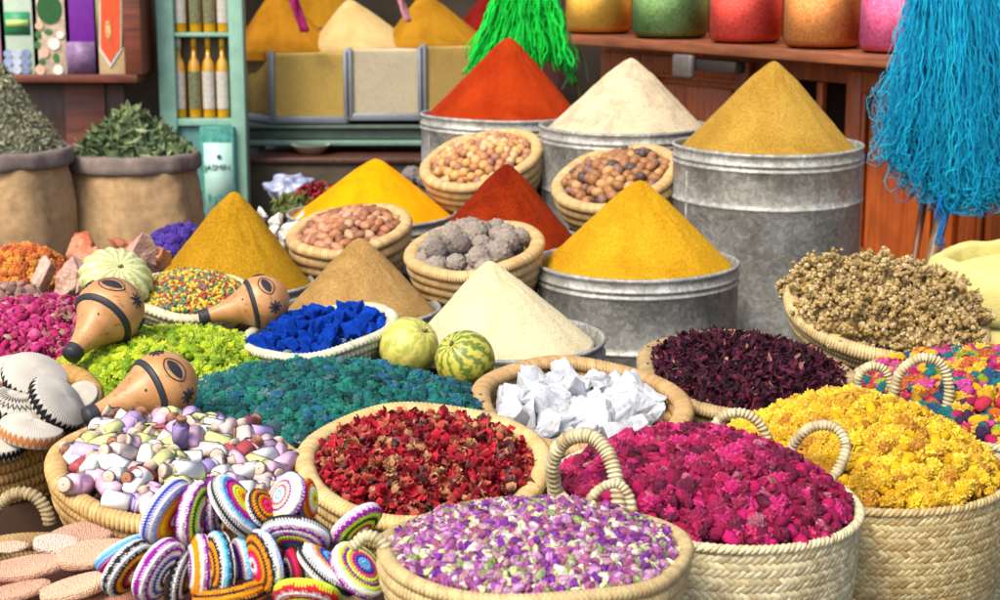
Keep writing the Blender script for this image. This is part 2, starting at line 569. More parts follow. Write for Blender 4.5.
def dome_z(xy, R, h, pw=2.0, cx=0, cy=0, bumpy=.0, seed=0):
    x = xy[:, 0]; y = xy[:, 1]
    r = np.sqrt(x * x + y * y) / R
    z = h * (1 - np.clip(r, 0, 1) ** pw)
    z = z * (1 + .5 * (cx * x + cy * y) / R)
    if bumpy:
        z = z + bumpy * np.array([mn.noise(Vector((a * 9, b * 9, seed))) for a, b in xy]) * (1 - r ** 3)
    return z

def dome_mesh(R, h, pw, z0, c, cx=0, cy=0, bumpy=0, seed=0, n=64, m=18):
    rs = np.linspace(0.001, 1, m) * R
    th = np.arange(n) * 2 * PI / n
    TH, RR = np.meshgrid(th, rs)
    xy = np.stack([RR.ravel() * np.cos(TH.ravel()), RR.ravel() * np.sin(TH.ravel())], 1)
    z = z0 + dome_z(xy, R, h, pw, cx, cy, bumpy, seed)
    L, S = grid_faces(n, m, wrap_u=True)
    return Msh(np.column_stack([xy, z]), L, S).col(c)

def pick(pal, w, n, var=.15):
    pal = np.array(pal); w = np.array(w, float); w /= w.sum()
    c = pal[rng.choice(len(pal), n, p=w)]
    return np.clip(c * (1 + rng.uniform(-var, var, (n, 1))), 0, 1)

def heap(name, label, cat, M, R, h, tm, size, d, pal, w, mat, pw=2.0, z0=-.01, flat=None, sv=.2, layers=2, cx=0, cy=0, bumpy=0, under=None, group=None, zj=.25, var=.15):
    seed = rng.integers(0, 99)
    ms = []
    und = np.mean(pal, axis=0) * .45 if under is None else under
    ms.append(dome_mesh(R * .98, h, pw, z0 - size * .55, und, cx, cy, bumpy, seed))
    for ly in range(layers):
        xy = hexpts(R * (.985 if ly == 0 else .95), d)
        z = z0 + dome_z(xy, R, h, pw, cx, cy, bumpy, seed) + (0 if ly == 0 else -size * .35) + rng.uniform(-zj, zj, len(xy)) * size
        n = len(xy)
        rot = rot_rand(n, flat)
        sc = size * (1 + rng.uniform(-sv, sv, n))
        ms.append(scatter(tm, np.column_stack([xy, z]), rot, sc, pick(pal, w, n, var)))
    o = obj(name, join(ms), mat, None, M)
    return tag(o, label, cat, group, 'stuff')

def ftmpl_bud(seed, spiral=3, sep=True, tipc=(1.0, 1.0, 1.0), basec=(.7, .9, .5), lo=.3):
    """closed rosebud of unit half-length"""
    rs = random.Random(seed)
    prof = [(.05, -.95), (.3, -.78), (.5, -.45), (.6, -.1), (.56, .25), (.44, .55), (.26, .8), (.08, .93)]
    n = 15
    m = lathe(prof, n)
    V = m.V
    for i in range(len(V)):
        x, y, z = V[i]; a = math.atan2(y, x)
        pe = abs(math.cos(spiral * a / 2 + z * 1.7 + seed))
        k = 1 - .2 + .42 * pe ** 1.5 * (.6 + .4 * z) + rs.uniform(-.06, .06)
        V[i] = (x * k, y * k, z + .12 * math.cos(2 * a + seed) + .12 * pe * (z > .3))
        t = (z + 1) / 2
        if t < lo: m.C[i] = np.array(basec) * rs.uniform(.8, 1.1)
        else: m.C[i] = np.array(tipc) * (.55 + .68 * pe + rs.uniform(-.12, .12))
    parts = [m]
    if sep:
        for q in range(4):
            a = q * PI / 2 + rs.uniform(-.3, .3)
            d = Vector((math.cos(a), math.sin(a), 0)); s = Vector((-d.y, d.x, 0))
            b0 = d * .3 + Vector((0, 0, -.8)); mid = d * .72 + Vector((0, 0, -.3)); tip = d * .85 + Vector((0, 0, .25 + rs.uniform(-.2, .2)))
            Vv = [b0 + s * .12, b0 - s * .12, mid - s * .14, mid + s * .14, tip]
            parts.append(Msh([list(v) for v in Vv], [0, 1, 2, 3, 3, 2, 4], [4, 3]).col(basec))
    return join(parts)

def ftmpl_crumple(seed, petals=9, curl=1.0, spread=1.0):
    """open crumpled dried flower made of curled petals, unit radius"""
    rs = random.Random(seed)
    out = []
    for k in range(petals):
        a = k * 2.4 + rs.uniform(-.3, .3); e = rs.uniform(-.3, 1.1)
        d = Vector((math.cos(a) * math.cos(e), math.sin(a) * math.cos(e), math.sin(e)))
        s = d.cross(Vector((0, 0, 1))).normalized(); n = s.cross(d).normalized()
        L = rs.uniform(.7, 1.05) * spread; W = rs.uniform(.35, .6)
        V = []; C = []
        for j, t in enumerate((.12, .45, .75, 1.0)):
            for i, u in enumerate((-1, -.35, .35, 1)):
                w = W * math.sin(min(1, t * 1.1 + .12) * PI * .72)
                cup = curl * (.35 * u * u * w + .55 * t * t * rs.uniform(.6, 1.2))
                p = d * (L * t) + s * (u * w) + n * (cup * .6 + rs.uniform(-.07, .07))
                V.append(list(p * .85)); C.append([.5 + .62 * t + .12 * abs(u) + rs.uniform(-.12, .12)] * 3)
        out.append(Msh(V, *grid_faces(4, 4), C))
    return join(out)

def ftmpl_strip(seed, W=.3, curl=1.2):
    rs = random.Random(seed)
    V = []; C = []
    a = 0; p = Vector((-1, 0, 0)); tw = rs.uniform(-.5, .5)
    N = 7
    for j in range(N):
        t = j / (N - 1)
        w = W * (math.sin(PI * (.15 + .8 * t)) ** .6)
        s = Vector((0, math.cos(tw + t * curl), math.sin(tw + t * curl)))
        V += [list(p - s * w), list(p + Vector((0, -s.z, s.y)) * w * .5), list(p + s * w)]
        k = rs.uniform(.75, 1.15)
        C += [[k] * 3, [k * .8] * 3, [k * 1.1] * 3]
        a += rs.uniform(-.5, .7) * curl
        p = p + Vector((math.cos(a), .3 * math.sin(a * 2), math.sin(a))) * .33
    V = np.array(V); V -= V.mean(0)
    return Msh(V, *grid_faces(3, N), C)

def ftmpl_leaf(seed):
    rs = random.Random(seed)
    V = []; C = []
    bend = rs.uniform(-.9, .9); tw = rs.uniform(-.8, .8)
    for j in range(6):
        t = j / 5
        w = .28 * math.sin(PI * (t * .92 + .04))
        a = bend * t
        c = Vector((-1 + 2 * t * math.cos(a), 0, 2 * t * math.sin(a) * .6))
        s = Vector((0, math.cos(tw * t), math.sin(tw * t)))
        V += [list(c - s * w + Vector((0, 0, .1 * w))), list(c - Vector((0, 0, .1))), list(c + s * w + Vector((0, 0, .1 * w)))]
        C += [[.9] * 3, [.65] * 3, [1.05] * 3]
    return Msh(V, *grid_faces(3, 6), C)

def ftmpl_fluff(seed, amp=.45, freq=2.4, sub=2):
    m = lump(sub, amp, freq, seed, (1, .9, .8), 4, True)
    return m

BUDS = [ftmpl_bud(i) for i in range(5)]
CRUM = [ftmpl_crumple(i + 20, 8) for i in range(5)]
FLUF = [ftmpl_fluff(i + 3, .3, 2.6, 3) for i in range(5)]
OVAL = [lump(2, .16, 1.5, i + 40, (1, .72, .62)) for i in range(4)]
STRI = [ftmpl_strip(i + 60) for i in range(6)]
LEAF = [ftmpl_leaf(i + 80) for i in range(5)]

# ------------------------------------------------------------------ tubs and powder cones
def tub(label, u, v, a, Y, height, rings=(), nbeads=2, cup=.06):
    R = a * mpp(u, v, Y)
    c = P(u, v, Y)
    M = Matrix.Translation(c)
    t = thing('galvanised_tub', label, 'tub', M)
    e = .0045
    pr = [(R * .97, -cup), (R - .006, -.004), (R - .004, .003), (R, .006), (R + e, .002), (R + e, -.004), (R, -.008)]
    def bead(z, s=.0055):
        return [(R, z + s * 1.2), (R + s * .75, z + s * .6), (R + s, z), (R + s * .75, z - s * .6), (R, z - s * 1.2)]
    zs = [.034, .052][:nbeads]
    for z in zs: pr += bead(-z)
    z = zs[-1] + .02 if zs else .02
    for rg in rings:
        pr += [(R + .001, -rg + .02)] + bead(-rg, .006)
    pr += [(R - .002, -height + .004)]
    body = lathe(pr, 128, cap1=True)
    for i in range(len(body.V)):
        x, y, zz = body.V[i]
        k = 1 + .004 * math.sin(math.atan2(y, x) * 3 + Y) + .004 * mn.noise(Vector((x * 5, y * 5, zz * 8 + Y)))
        body.V[i] = (x * k, y * k, zz + .003 * math.sin(math.atan2(y, x) * 2 + u))
    obj('barrel_wall', body, ZINC, t)
    # lapped vertical seam
    a0 = -2.95 + (u % 7) * .05
    obj('seam', box(-.006, -.0004, -height * .98, .006, .0028, -.07, .001).mat(Matrix.Rotation(a0 + PI / 2, 4, 'Z') @ Matrix.Translation((0, -R - .002, 0))), ZINC, t)
    floor = lathe([(R * .97, -cup), (.001, -cup)], 48)
    obj('false_bottom', floor, ZINC, t)
    return t, R, c

def cone(name, label, M, R, hh, mat, sx=0, sy=0, z0=-.012, rnd=.08, skew=0.0):
    n = 144; m = 56
    rs = np.concatenate([np.linspace(0.0005, .12, 12), np.linspace(.14, 1, m - 12)])
    th = np.arange(n) * 2 * PI / n
    V = []
    for r in rs:
        f = math.sqrt(r * r + rnd * rnd) - rnd
        f = f / (math.sqrt(1 + rnd * rnd) - rnd)
        z = hh * (1 - f)
        for t in th:
            x = r * math.cos(t); y = r * math.sin(t)
            q = Vector((x * 3, y * 3, R * 50))
            gull = .02 * mn.noise(Vector((math.cos(t) * 5, math.sin(t) * 5, r * .8 + hh * 9))) * r * (1 - r * .6)
            d = (.02 * mn.fractal(q, 1, 2, 3) + .007 * mn.fractal(q * 5, 1, 2, 3)) * (1 - r ** 6) * min(1, r * 4 + .25)
            V.append((x * R + sx * (1 - f), y * R + sy * (1 - f), z0 + z + hh * (d + gull * 2)))
    V += [(R * math.cos(t), R * math.sin(t), z0 - .05) for t in th]
    L, S = grid_faces(n, len(rs) + 1, wrap_u=True)
    o = obj(name, Msh(V, L, S), mat, None, M)
    return tag(o, label, 'spice heap')

def cone_in(u, v, Y, R, apex, mat, label, kb=.95, z0=-.012, rnd=.08):
    """powder cone standing in the circle at (u, v); apex = pixel of its tip"""
    c = P(u, v, Y); ap = P(apex[0], apex[1], Y)
    M = Matrix.Translation(c)
    return cone('powder_cone', label, M, R * kb, ap.z - c.z - z0, mat, ap.x - c.x, 0, z0, rnd)

POW = {}
POW['paprika'] = mat_powder('paprika_powder', cl('#b43a0c'), cl('#982806'), 300, .25)
POW['paprika2'] = mat_powder('chilli_powder', cl('#a03208'), cl('#7c1e05'), 260, .4)
POW['cream'] = mat_powder('ginger_powder', cl('#dcc8a2'), cl('#b8a382'), 200, .2, 12)
POW['curry'] = mat_powder('curry_powder', cl('#c49a40'), cl('#b0842e'), 280, .3)
POW['yellow'] = mat_powder('turmeric_yellow', cl('#e4aa20'), cl('#cc9214'), 330, .3)
POW['orange'] = mat_powder('turmeric_orange', cl('#f7a303'), cl('#e08c02'), 330, .1)
POW['mustard'] = mat_powder('ras_el_hanout', cl('#cc9820'), cl('#b88416'), 280, .35)
POW['tan'] = mat_powder('cumin_powder', cl('#c39a5c'), cl('#a87f44'), 300, .3)
POW['white'] = mat_powder('semolina', cl('#f0dfb2'), cl('#dccb9a'), 330, .18)
POW['bg1'] = mat_powder('case_powder_brown', cl('#b87c1c'), cl('#9c6814'), 150, .2)
POW['bg2'] = mat_powder('case_powder_cream', cl('#d4b87c'), cl('#c4a468'), 150, .2)
POW['bg3'] = mat_powder('case_powder_ochre', cl('#b07c1c'), cl('#986814'), 150, .2)
POW['bg4'] = mat_powder('case_powder_red', cl('#7c1a14'), cl('#5e100c'), 150, .2)

# back row, straight drums
t, R, c = tub('weathered galvanised drum heaped with orange-red paprika at the back of the row', 503, 114, 82, 6.7, 1.04, (.2, .55)); c1 = c
cone_in(503, 114, 6.7, R, (509, 38), POW['paprika'], 'tall bright orange-red paprika cone in the back drum beside green yarn', .955)
t, R, c = tub('galvanised drum heaped with pale cream powder below the jar shelf', 624, 126, 84, 6.2, 1.03, (.22, .6))
cone_in(626, 126, 6.2, R, (631, 58), POW['cream'], 'pale cream ginger powder cone in the middle back drum', .95)
t, R, c = tub('tallest dull grey galvanised drum with spangled zinc under the brown-yellow cone', 768, 145, 94, 5.6, 1.02, (.172, .62))
cone_in(768, 145, 5.6, R, (774, 61), POW['curry'], 'brownish yellow curry powder cone on the tallest drum', .93)
t, R, c = tub('wide galvanised drum heaped with bright yellow turmeric in the middle', 637, 262, 101, 5.0, .74, (.215, .5))
cone_in(637, 262, 5.0, R, (640, 180), POW['yellow'], 'bright golden yellow turmeric cone in the wide middle drum', .95)
t, R, c = tub('shallow galvanised tub holding the off-white semolina cone', 503, 338, 101, 4.3, .17, (), 1, .05)
SUPPORT.append((c.x, c.y, c.z - .17, R))
cone_in(503, 338, 4.3, R, (490, 261), POW['white'], 'smooth off-white semolina cone behind the two round melons', .9)
t, R, c = tub('grey metal tub under the dark red chilli cone between two coiled baskets', 504, 240, 81, 5.45, .7, (.2,))
cone_in(504, 240, 5.45, R, (507, 164), POW['paprika2'], 'dark red chilli powder cone between the two coiled nut baskets', .93)
t, R, c = tub('low metal tub under the smooth bright orange turmeric cone', 372, 214, 84, 6.0, .5, (.2,))
SUPPORT.append((c.x, c.y, c.z - .5, R))
cone_in(372, 214, 6.0, R, (376, 159), POW['orange'], 'smooth bright orange turmeric cone behind the basket of argan nuts', .95, rnd=.1)
t, R, c = tub('low metal tray under the mustard coloured spice cone', 231, 282, 82, 5.2, .12, (), 1, .05)
SUPPORT.append((c.x, c.y, c.z - .12, R))
cone_in(231, 282, 5.2, R, (234, 192), POW['mustard'], 'mustard yellow spice cone behind the bowl of coloured candies', .97, rnd=.09)
t, R, c = tub('low metal tray under the tan cumin cone', 360, 309, 80, 4.75, .12, (), 1, .05)
SUPPORT.append((c.x, c.y, c.z - .12, R))
cone_in(360, 309, 4.75, R, (360, 238), POW['tan'], 'tan brown cumin cone behind the bowl of blue indigo lumps', .95, rnd=.1)

# ------------------------------------------------------------------ coiled nut baskets
def nuts(name, label, group, M, R, h, tms, size, d, pal, w, pw=2.0, kx=(1, 1, 1), layers=1, z0=0.0, flat=None, mat=NUT, cat='nut', sv=.12, labels=None):
    """every nut is an object of its own, sharing a few meshes"""
    mes = []
    for k in range(7):
        c = pick(pal, w, 1, .1)[0]
        for q in range(1):
            m = tms[k % len(tms)].cp()
            m.V *= np.array(kx) * size
            m.C = m.C * c
            mes.append(mkmesh(name, m, mat))
    for ly in range(layers):
        xy = hexpts(R, d, .2)
        z = z0 + dome_z(xy, R, h, pw) - ly * size * 1.3
        rt = rot_rand(len(xy), flat)
        for i, (p, zz) in enumerate(zip(xy, z)):
            s = 1 + rng.uniform(-sv, sv)
            L = Matrix.Translation((p[0], p[1], zz + rng.uniform(-.15, .25) * size)) @ Matrix(rt[i].tolist()).to_4x4() @ Matrix.Scale(s, 4)
            o = obj(name, mes[rng.integers(0, len(mes))], None, None, M @ L)
            tag(o, label, cat, group)

def coil_basket(label, u, v, a, b, roll, Y, depth, rings, rimr=.017, shrink=.72, **k):
    M, R = frame(u, v, a, b, roll, Y)
    t = thing('coiled_basket', label, 'basket', M)
    bowl_basket(t, R - rimr * .6, depth, rings, rimr, shrink=shrink, **k)
    bt = M @ Vector((0, 0, -depth))
    SUPPORT.append((bt.x, bt.y, bt.z, R * .7))
    return t, M, R

def crate(x, y, ztop, s, rz=0.0, z0=0.0):
    t = thing('wooden_crate', 'dark wooden crate standing behind the heaps and carrying a tilted coiled basket', 'crate', Matrix.Translation((x, y, z0)) @ Matrix.Rotation(rz, 4, 'Z'), 'hidden crates carrying the coiled baskets')
    hh = ztop - z0
    obj('board_side', join([box(-s, -s, hh * k / 6 + .003, s, -s + .012, hh * (k + 1) / 6 - .004, .002) for k in range(6)]), DARKWOOD, t)
    obj('board_side', join([box(-s, s - .012, hh * k / 6 + .003, s, s, hh * (k + 1) / 6 - .004, .002) for k in range(6)]), DARKWOOD, t)
    obj('board_side', join([box(-s - .012, -s, hh * k / 6 + .003, -s, s, hh * (k + 1) / 6 - .004, .002) for k in range(6)]), DARKWOOD, t)
    obj('board_side', join([box(s, -s, hh * k / 6 + .003, s + .012, s, hh * (k + 1) / 6 - .004, .002) for k in range(6)]), DARKWOOD, t)
    obj('board_top', box(-s, -s, hh - .003, s, s, hh + .012, .002), DARKWOOD, t)

t, M, R = coil_basket('coiled straw basket full of pale round nuts in front of the paprika drum', 481, 160, 60, 25, 14, 6.15, .16, 5)
nuts('round_nut', 'pale round shelled nut in the coiled basket before the paprika drum', 'pale round nuts', M, R * .84, .055, [lump(2, .08, 1.5, s, (1, .95, .9)) for s in range(4)], .0195, .034,
     [cl('#c89658'), cl('#b07a4c'), cl('#cca878'), cl('#9c6a50')], [4, 3, 3, 1], layers=2)
t, M, R = coil_basket('coiled straw basket of mixed brown nuts below the cream cone', 615, 178, 62, 28, 14, 5.72, .17, 5)
nuts('nutmeg', 'brown or greyish whole nutmeg in the coiled basket below the cream cone', 'mixed brown nutmegs', M, R * .84, .045, [lump(2, .1, 1.7, s + 9, (1, .8, .78)) for s in range(5)], .0225, .036,
     [cl('#98683e'), cl('#7c584a'), cl('#b08450'), cl('#4e3e38'), cl('#a47c68')], [4, 4, 3, 2, 1], layers=2)
t, M, R = coil_basket('coiled straw basket of glossy brown argan nuts before the orange cone', 349, 231, 60, 22, 9, 5.4, .14, 4)
nuts('argan_nut', 'glossy pinkish brown argan nut in the basket before the orange cone', 'glossy argan nuts', M, R * .84, .05, [lump(2, .07, 1.3, s + 19, (1.15, .72, .7)) for s in range(4)], .0225, .032,
     [cl('#a66c44'), cl('#8c5a3c'), cl('#b88460'), cl('#bc9470')], [4, 3, 3, 1], layers=2, flat=.5)
t, M, R = coil_basket('coiled straw basket of rough grey balls beside the dark red cone', 474, 250, 67, 25, 7, 4.95, .15, 5)
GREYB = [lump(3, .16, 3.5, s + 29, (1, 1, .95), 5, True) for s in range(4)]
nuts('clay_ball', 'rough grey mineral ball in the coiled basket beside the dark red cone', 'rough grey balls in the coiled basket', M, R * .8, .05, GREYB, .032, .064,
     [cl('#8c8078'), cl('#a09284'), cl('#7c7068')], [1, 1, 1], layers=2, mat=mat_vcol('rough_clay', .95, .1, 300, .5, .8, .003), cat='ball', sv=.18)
for (u, v, Y, sz) in ((412, 176, 6.6, .04), (426, 180, 6.5, .035), (404, 190, 6.45, .03)):
    m = GREYB[0].cp(); m.sc(sz).col(cl('#7d7672'))
    tag(obj('clay_ball', m, bpy.data.materials['rough_clay'], None, upright(u, v, Y)), 'rough grey mineral ball beside the right slope of the orange cone', 'ball', 'grey balls beside the orange cone')
crate(0.0 - .07, 6.15, .70, .13); crate(.385, 5.75, .66, .11); crate(-.47, 5.45, .57, .13); 

# ------------------------------------------------------------------ bowls and baskets with heaps
# indigo bowl
M, R = frame(319, 331, 78, 23, 8, 4.1)
t = thing('palm_bowl', 'pale blue-stained woven bowl holding blue indigo lumps', 'bowl', M)
bowl_basket(t, R - .008, .075, 4, .011, cl('#dfe0c4'), cl('#b5ab84'), .6, .011, slant=2.2)
o = M @ Vector((0, 0, -.075)); SUPPORT.append((o.x, o.y, o.z, R * .6))
obj('lining', lathe([(R * .95, .002), (R * .8, -.045), (R * .5, -.07), (.001, -.072)], 64).col(cl('#9db4c8')), COILM, t)
INDIGO = mat_powder('indigo_pigment', cl('#1048bc'), cl('#0a3090'), 200, .35, 25)
def rock(n, k, jag=.22, boxy=.5):
    out = []
    k = k * np.array([1, rng.uniform(.75, 1.15), rng.uniform(.7, 1.2)])
    for _ in range(n):
        d = rng.normal(size=3); d /= np.linalg.norm(d)
        d = d / (np.max(np.abs(d)) ** boxy)
        out.append(tuple(d * k * (1 - jag * rng.random())))
    return hull(out)
stones = [rock(14, np.array([1, .8, .62])) for _ in range(9)]
def chip(m, amp=.05):
    import bmesh
    me = bpy.data.meshes.new('tmp'); o_ = 0; fs = []
    for n_ in m.S: fs.append([int(q) for q in m.L[o_:o_ + n_]]); o_ += n_
    me.from_pydata([tuple(v) for v in m.V], [], fs)
    bm = bmesh.new(); bm.from_mesh(me); bmesh.ops.triangulate(bm, faces=bm.faces)
    for _ in range(3):
        bmesh.ops.subdivide_edges(bm, edges=[e for e in bm.edges if e.calc_length() > .16], cuts=1, use_grid_fill=True)
    bmesh.ops.triangulate(bm, faces=bm.faces)
    sd = random.uniform(0, 50)
    for v in bm.verts:
        q = v.co * 2.2 + Vector((sd, 0, 0))
        v.co += v.co.normalized() * (amp * mn.noise(q) + amp * .35 * mn.noise(q * 4))
    bm.verts.index_update()
    V = [tuple(v.co) for v in bm.verts]; L, S = faces([[v.index for v in f.verts] for f in bm.faces]); bm.free()
    return Msh(V, L, S)
def lumps(name, label, cat, group, M, R, h, size, d, mat, layers=2, z0=0.0, sv=.3, pool=None, smooth=False):
    pool = pool or stones
    mes = [mkmesh(name, s.cp().sc(size), mat, smooth) for s in pool]
    for ly in range(layers):
        xy = hexpts(R, d, .25)
        z = z0 + dome_z(xy, R, h, 2) - ly * size * .7
        rt = rot_rand(len(xy))
        for i in range(len(xy)):
            L = Matrix.Translation((xy[i][0], xy[i][1], z[i])) @ Matrix(rt[i].tolist()).to_4x4() @ Matrix.Scale(1 + rng.uniform(-sv, sv), 4)
            tag(obj(name, mes[rng.integers(0, len(mes))], None, None, M @ L), label, cat, group)
stones = [chip(q_, .06) for q_ in stones]
lumps('indigo_lump', 'deep blue indigo lump in the pale woven bowl', 'pigment lump', 'blue indigo lumps', M, R * .8, .04, .028, .042, INDIGO, sv=.55)

# candy bowl
M, R = frame(192, 296, 62, 22, -3, 4.6)
t = thing('palm_bowl', 'light straw bowl rim holding the tiny multicoloured candies', 'bowl', M)
bowl_basket(t, R - .008, .08, 4, .013, cl('#e8dcb4'), cl('#cdb888'), .6, .014, slant=2.4)
o = M @ Vector((0, 0, -.08)); SUPPORT.append((o.x, o.y, o.z, R * .6))
heap('candies', 'heap of tiny red yellow green candies in the light straw bowl', 'candies', M, R * .9, .055, [ico(1).sc((1, .75, .6))], .0078, .0105,
     [cl('#c8ac2c'), cl('#a84830'), cl('#44705c'), cl('#c0b84c'), cl('#98583c')], [5, 4, 4, 2, 1], SMOOTHF, 1.8, .01)

# round flat heaps in baskets
def wide_basket(label, u, v, a, b, roll, Y, depth=.12, rimr=.016, c1=ST1, c2=ST2, chev=True, rings=5, shrink=.7, ridge=.0085, rimk=1.4):
    M, R = frame(u, v, a, b, roll, Y)
    t = thing('straw_basket', label, 'basket', M)
    bowl_basket(t, R - rimr * rimk * .8, depth, rings, rimr, c1, c2, shrink, ridge, chev, 1.5, rimk)
    o = M @ Vector((0, 0, -depth)); SUPPORT.append((o.x, o.y, o.z, R * .7))
    return t, M, R

t, M, R = wide_basket('wide straw basket under the lime green dried flowers', 165, 372, 108, 42, 2, 3.95)
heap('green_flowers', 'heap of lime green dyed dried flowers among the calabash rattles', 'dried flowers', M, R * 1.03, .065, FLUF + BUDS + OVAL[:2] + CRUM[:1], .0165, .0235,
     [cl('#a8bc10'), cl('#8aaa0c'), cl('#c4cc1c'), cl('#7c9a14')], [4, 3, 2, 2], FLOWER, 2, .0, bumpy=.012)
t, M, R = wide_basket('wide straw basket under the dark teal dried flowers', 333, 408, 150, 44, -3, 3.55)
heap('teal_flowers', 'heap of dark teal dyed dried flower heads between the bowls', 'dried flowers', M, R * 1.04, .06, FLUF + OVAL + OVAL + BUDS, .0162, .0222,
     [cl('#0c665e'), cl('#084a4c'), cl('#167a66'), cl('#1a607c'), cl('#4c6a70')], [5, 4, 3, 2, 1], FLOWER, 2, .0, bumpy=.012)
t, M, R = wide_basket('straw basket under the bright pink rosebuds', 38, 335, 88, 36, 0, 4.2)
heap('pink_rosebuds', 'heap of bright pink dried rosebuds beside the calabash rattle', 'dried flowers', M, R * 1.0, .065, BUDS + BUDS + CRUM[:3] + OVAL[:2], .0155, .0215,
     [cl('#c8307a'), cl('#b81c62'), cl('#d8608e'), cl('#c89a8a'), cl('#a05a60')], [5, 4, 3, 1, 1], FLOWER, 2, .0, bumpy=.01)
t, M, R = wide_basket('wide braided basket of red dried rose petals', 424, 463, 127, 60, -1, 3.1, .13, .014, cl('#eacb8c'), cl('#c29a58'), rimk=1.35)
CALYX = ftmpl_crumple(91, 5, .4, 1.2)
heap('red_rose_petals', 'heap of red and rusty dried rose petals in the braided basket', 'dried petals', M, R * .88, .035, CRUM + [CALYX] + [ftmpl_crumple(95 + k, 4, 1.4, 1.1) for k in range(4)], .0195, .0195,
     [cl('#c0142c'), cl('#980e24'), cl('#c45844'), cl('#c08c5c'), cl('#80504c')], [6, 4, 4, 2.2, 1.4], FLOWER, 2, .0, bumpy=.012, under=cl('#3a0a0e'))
t, M, R = wide_basket('shallow straw basket piled with large white crystals', 581, 405, 110, 46, -4, 3.65, .12, .016, cl('#d8b078'), cl('#a07840'), shrink=.75, rimk=1.4)
QUARTZ = mat_crystal('white_crystal', cl('#f2f4f5'), cl('#e8eaee'), .45, .14)
bigst = [chip(rock(12, np.array([1.05, .78, .66]), .2, 0), .1) for _ in range(9)]
lumps('white_crystal', 'translucent white alum crystal piled in the shallow straw basket', 'crystal', 'white alum crystals', M, R * .76, .012, .056, .054, QUARTZ, 2, -.008, .6, bigst)
t, M, R = wide_basket('straw basket of dark purple dried hibiscus', 748, 376, 111, 42, -6, 3.95, .13, .015, cl('#c8ac78'), cl('#94784c'))
heap('hibiscus', 'heap of dark purple shredded dried hibiscus petals', 'dried petals', M, R * .94, .07, STRI, .0185, .0135,
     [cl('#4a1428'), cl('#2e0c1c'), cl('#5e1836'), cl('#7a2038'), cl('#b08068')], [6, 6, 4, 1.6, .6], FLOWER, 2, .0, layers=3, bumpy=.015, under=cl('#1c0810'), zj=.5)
t, M, R = wide_basket('tilted shallow straw basket holding tan dried flower heads', 885, 316, 102, 42, -12, 4.45, .11, .02, cl('#dfc48c'), cl('#b8965c'), chev=False, rimk=1.1)
# tan dried flower clusters
ms = [dome_mesh(R * .9, .05, 2, -.03, cl('#4a381c'))]
fl = [ftmpl_fluff(70 + k, .8, 4.5, 2) for k in range(3)]
for k in range(3):
    q_ = ico(0).cp(); q_.V *= rng.uniform(.5, 1.4, (12, 1)); q_.C *= rng.uniform(.6, 1.2, (12, 1)); fl.append(q_)
heads = [(-.6, .1, .5), (-.35, -.45, .5), (.05, .35, .55), (.15, -.3, .5), (.55, .15, .5), (.55, -.4, .45), (-.2, .55, .42), (.45, .6, .4), (-.15, 0, .42)]
for hx, hy, hr in heads:
    hr *= R * .82; n = 1500
    core = lump(3, .2, 2.5, hx * 9 + hy, (hr * .86, hr * .86, hr * .7), 4).mv((hx * R, hy * R, 0)).col(cl('#8c7040')); ms.append(core)
    dd = rng.normal(size=(n, 3)); dd[:, 2] = np.abs(dd[:, 2]) * .9 - .15; dd /= np.linalg.norm(dd, axis=1)[:, None]
    rad = hr * (.8 + .2 * rng.random(n) + .42 * np.array([mn.noise(Vector(q) * 4.5 + Vector((hx, hy, 0)) * 9) for q in dd]))
    pos = dd * rad[:, None] + np.array([hx * R, hy * R, .0])
    ms.append(scatter(fl, pos, rot_rand(n), rng.uniform(.0042, .0078, n), pick([cl('#c4a468'), cl('#a88a50'), cl('#d4b880'), cl('#b49450')], [4, 2, 2, 2], n, .15)))
    for k in range(5):
        a = rng.uniform(0, 6.28); q = np.array([hx * R, hy * R, .02]); e = q + np.array([math.cos(a) * hr * .6, math.sin(a) * hr * .6, hr * rng.uniform(.85, 1.08)])
        ms.append(tube(np.linspace(q, e, 5), .0013, 4).col(cl('#7a6a44')))
tag(obj('tan_flower_heads', join(ms), FLOWER, None, M), 'fluffy tan dried flower heads heaped in the tilted straw basket', 'dried flowers', None, 'stuff')

# tall palm baskets
def tall_basket(label, u, v, a, b, roll, Y, Hh=.34, taper=.12, c1=PS1, c2=PS2):
    M, R = frame(u, v, a, b, roll, Y)
    t = thing('palm_basket', label, 'basket', M)
    obj('woven_wall', palm_wall(R - .006, Hh, taper, .0125, .03, c1, c2), STRAW, t)
    obj('rim', rope_ring(R - .005, .0085, 0.0, .034, c1 * 1.05, c2), STRAW, t)
    o = M @ Vector((0, 0, -Hh)); SUPPORT.append((o.x, o.y, o.z, R * .8))
    return t, M, R

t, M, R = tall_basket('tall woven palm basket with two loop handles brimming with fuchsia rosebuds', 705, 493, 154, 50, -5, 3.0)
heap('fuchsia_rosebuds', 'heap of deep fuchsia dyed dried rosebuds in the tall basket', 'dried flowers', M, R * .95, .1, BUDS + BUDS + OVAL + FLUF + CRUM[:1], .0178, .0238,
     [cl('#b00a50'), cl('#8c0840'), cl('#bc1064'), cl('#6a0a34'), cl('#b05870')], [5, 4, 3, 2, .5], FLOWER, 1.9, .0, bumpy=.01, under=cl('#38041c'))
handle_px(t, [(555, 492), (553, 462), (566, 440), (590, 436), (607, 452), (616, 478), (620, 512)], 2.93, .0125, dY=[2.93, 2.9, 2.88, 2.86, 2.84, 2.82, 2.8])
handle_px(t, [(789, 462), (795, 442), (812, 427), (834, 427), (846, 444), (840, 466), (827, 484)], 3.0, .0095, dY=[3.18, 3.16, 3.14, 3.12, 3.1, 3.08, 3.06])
t, M, R = tall_basket('tall woven palm basket heaped with bright yellow dried flowers', 858, 461, 147, 46, -3, 3.4, .38, .12, cl('#d3c08c'), cl('#a88c58'))
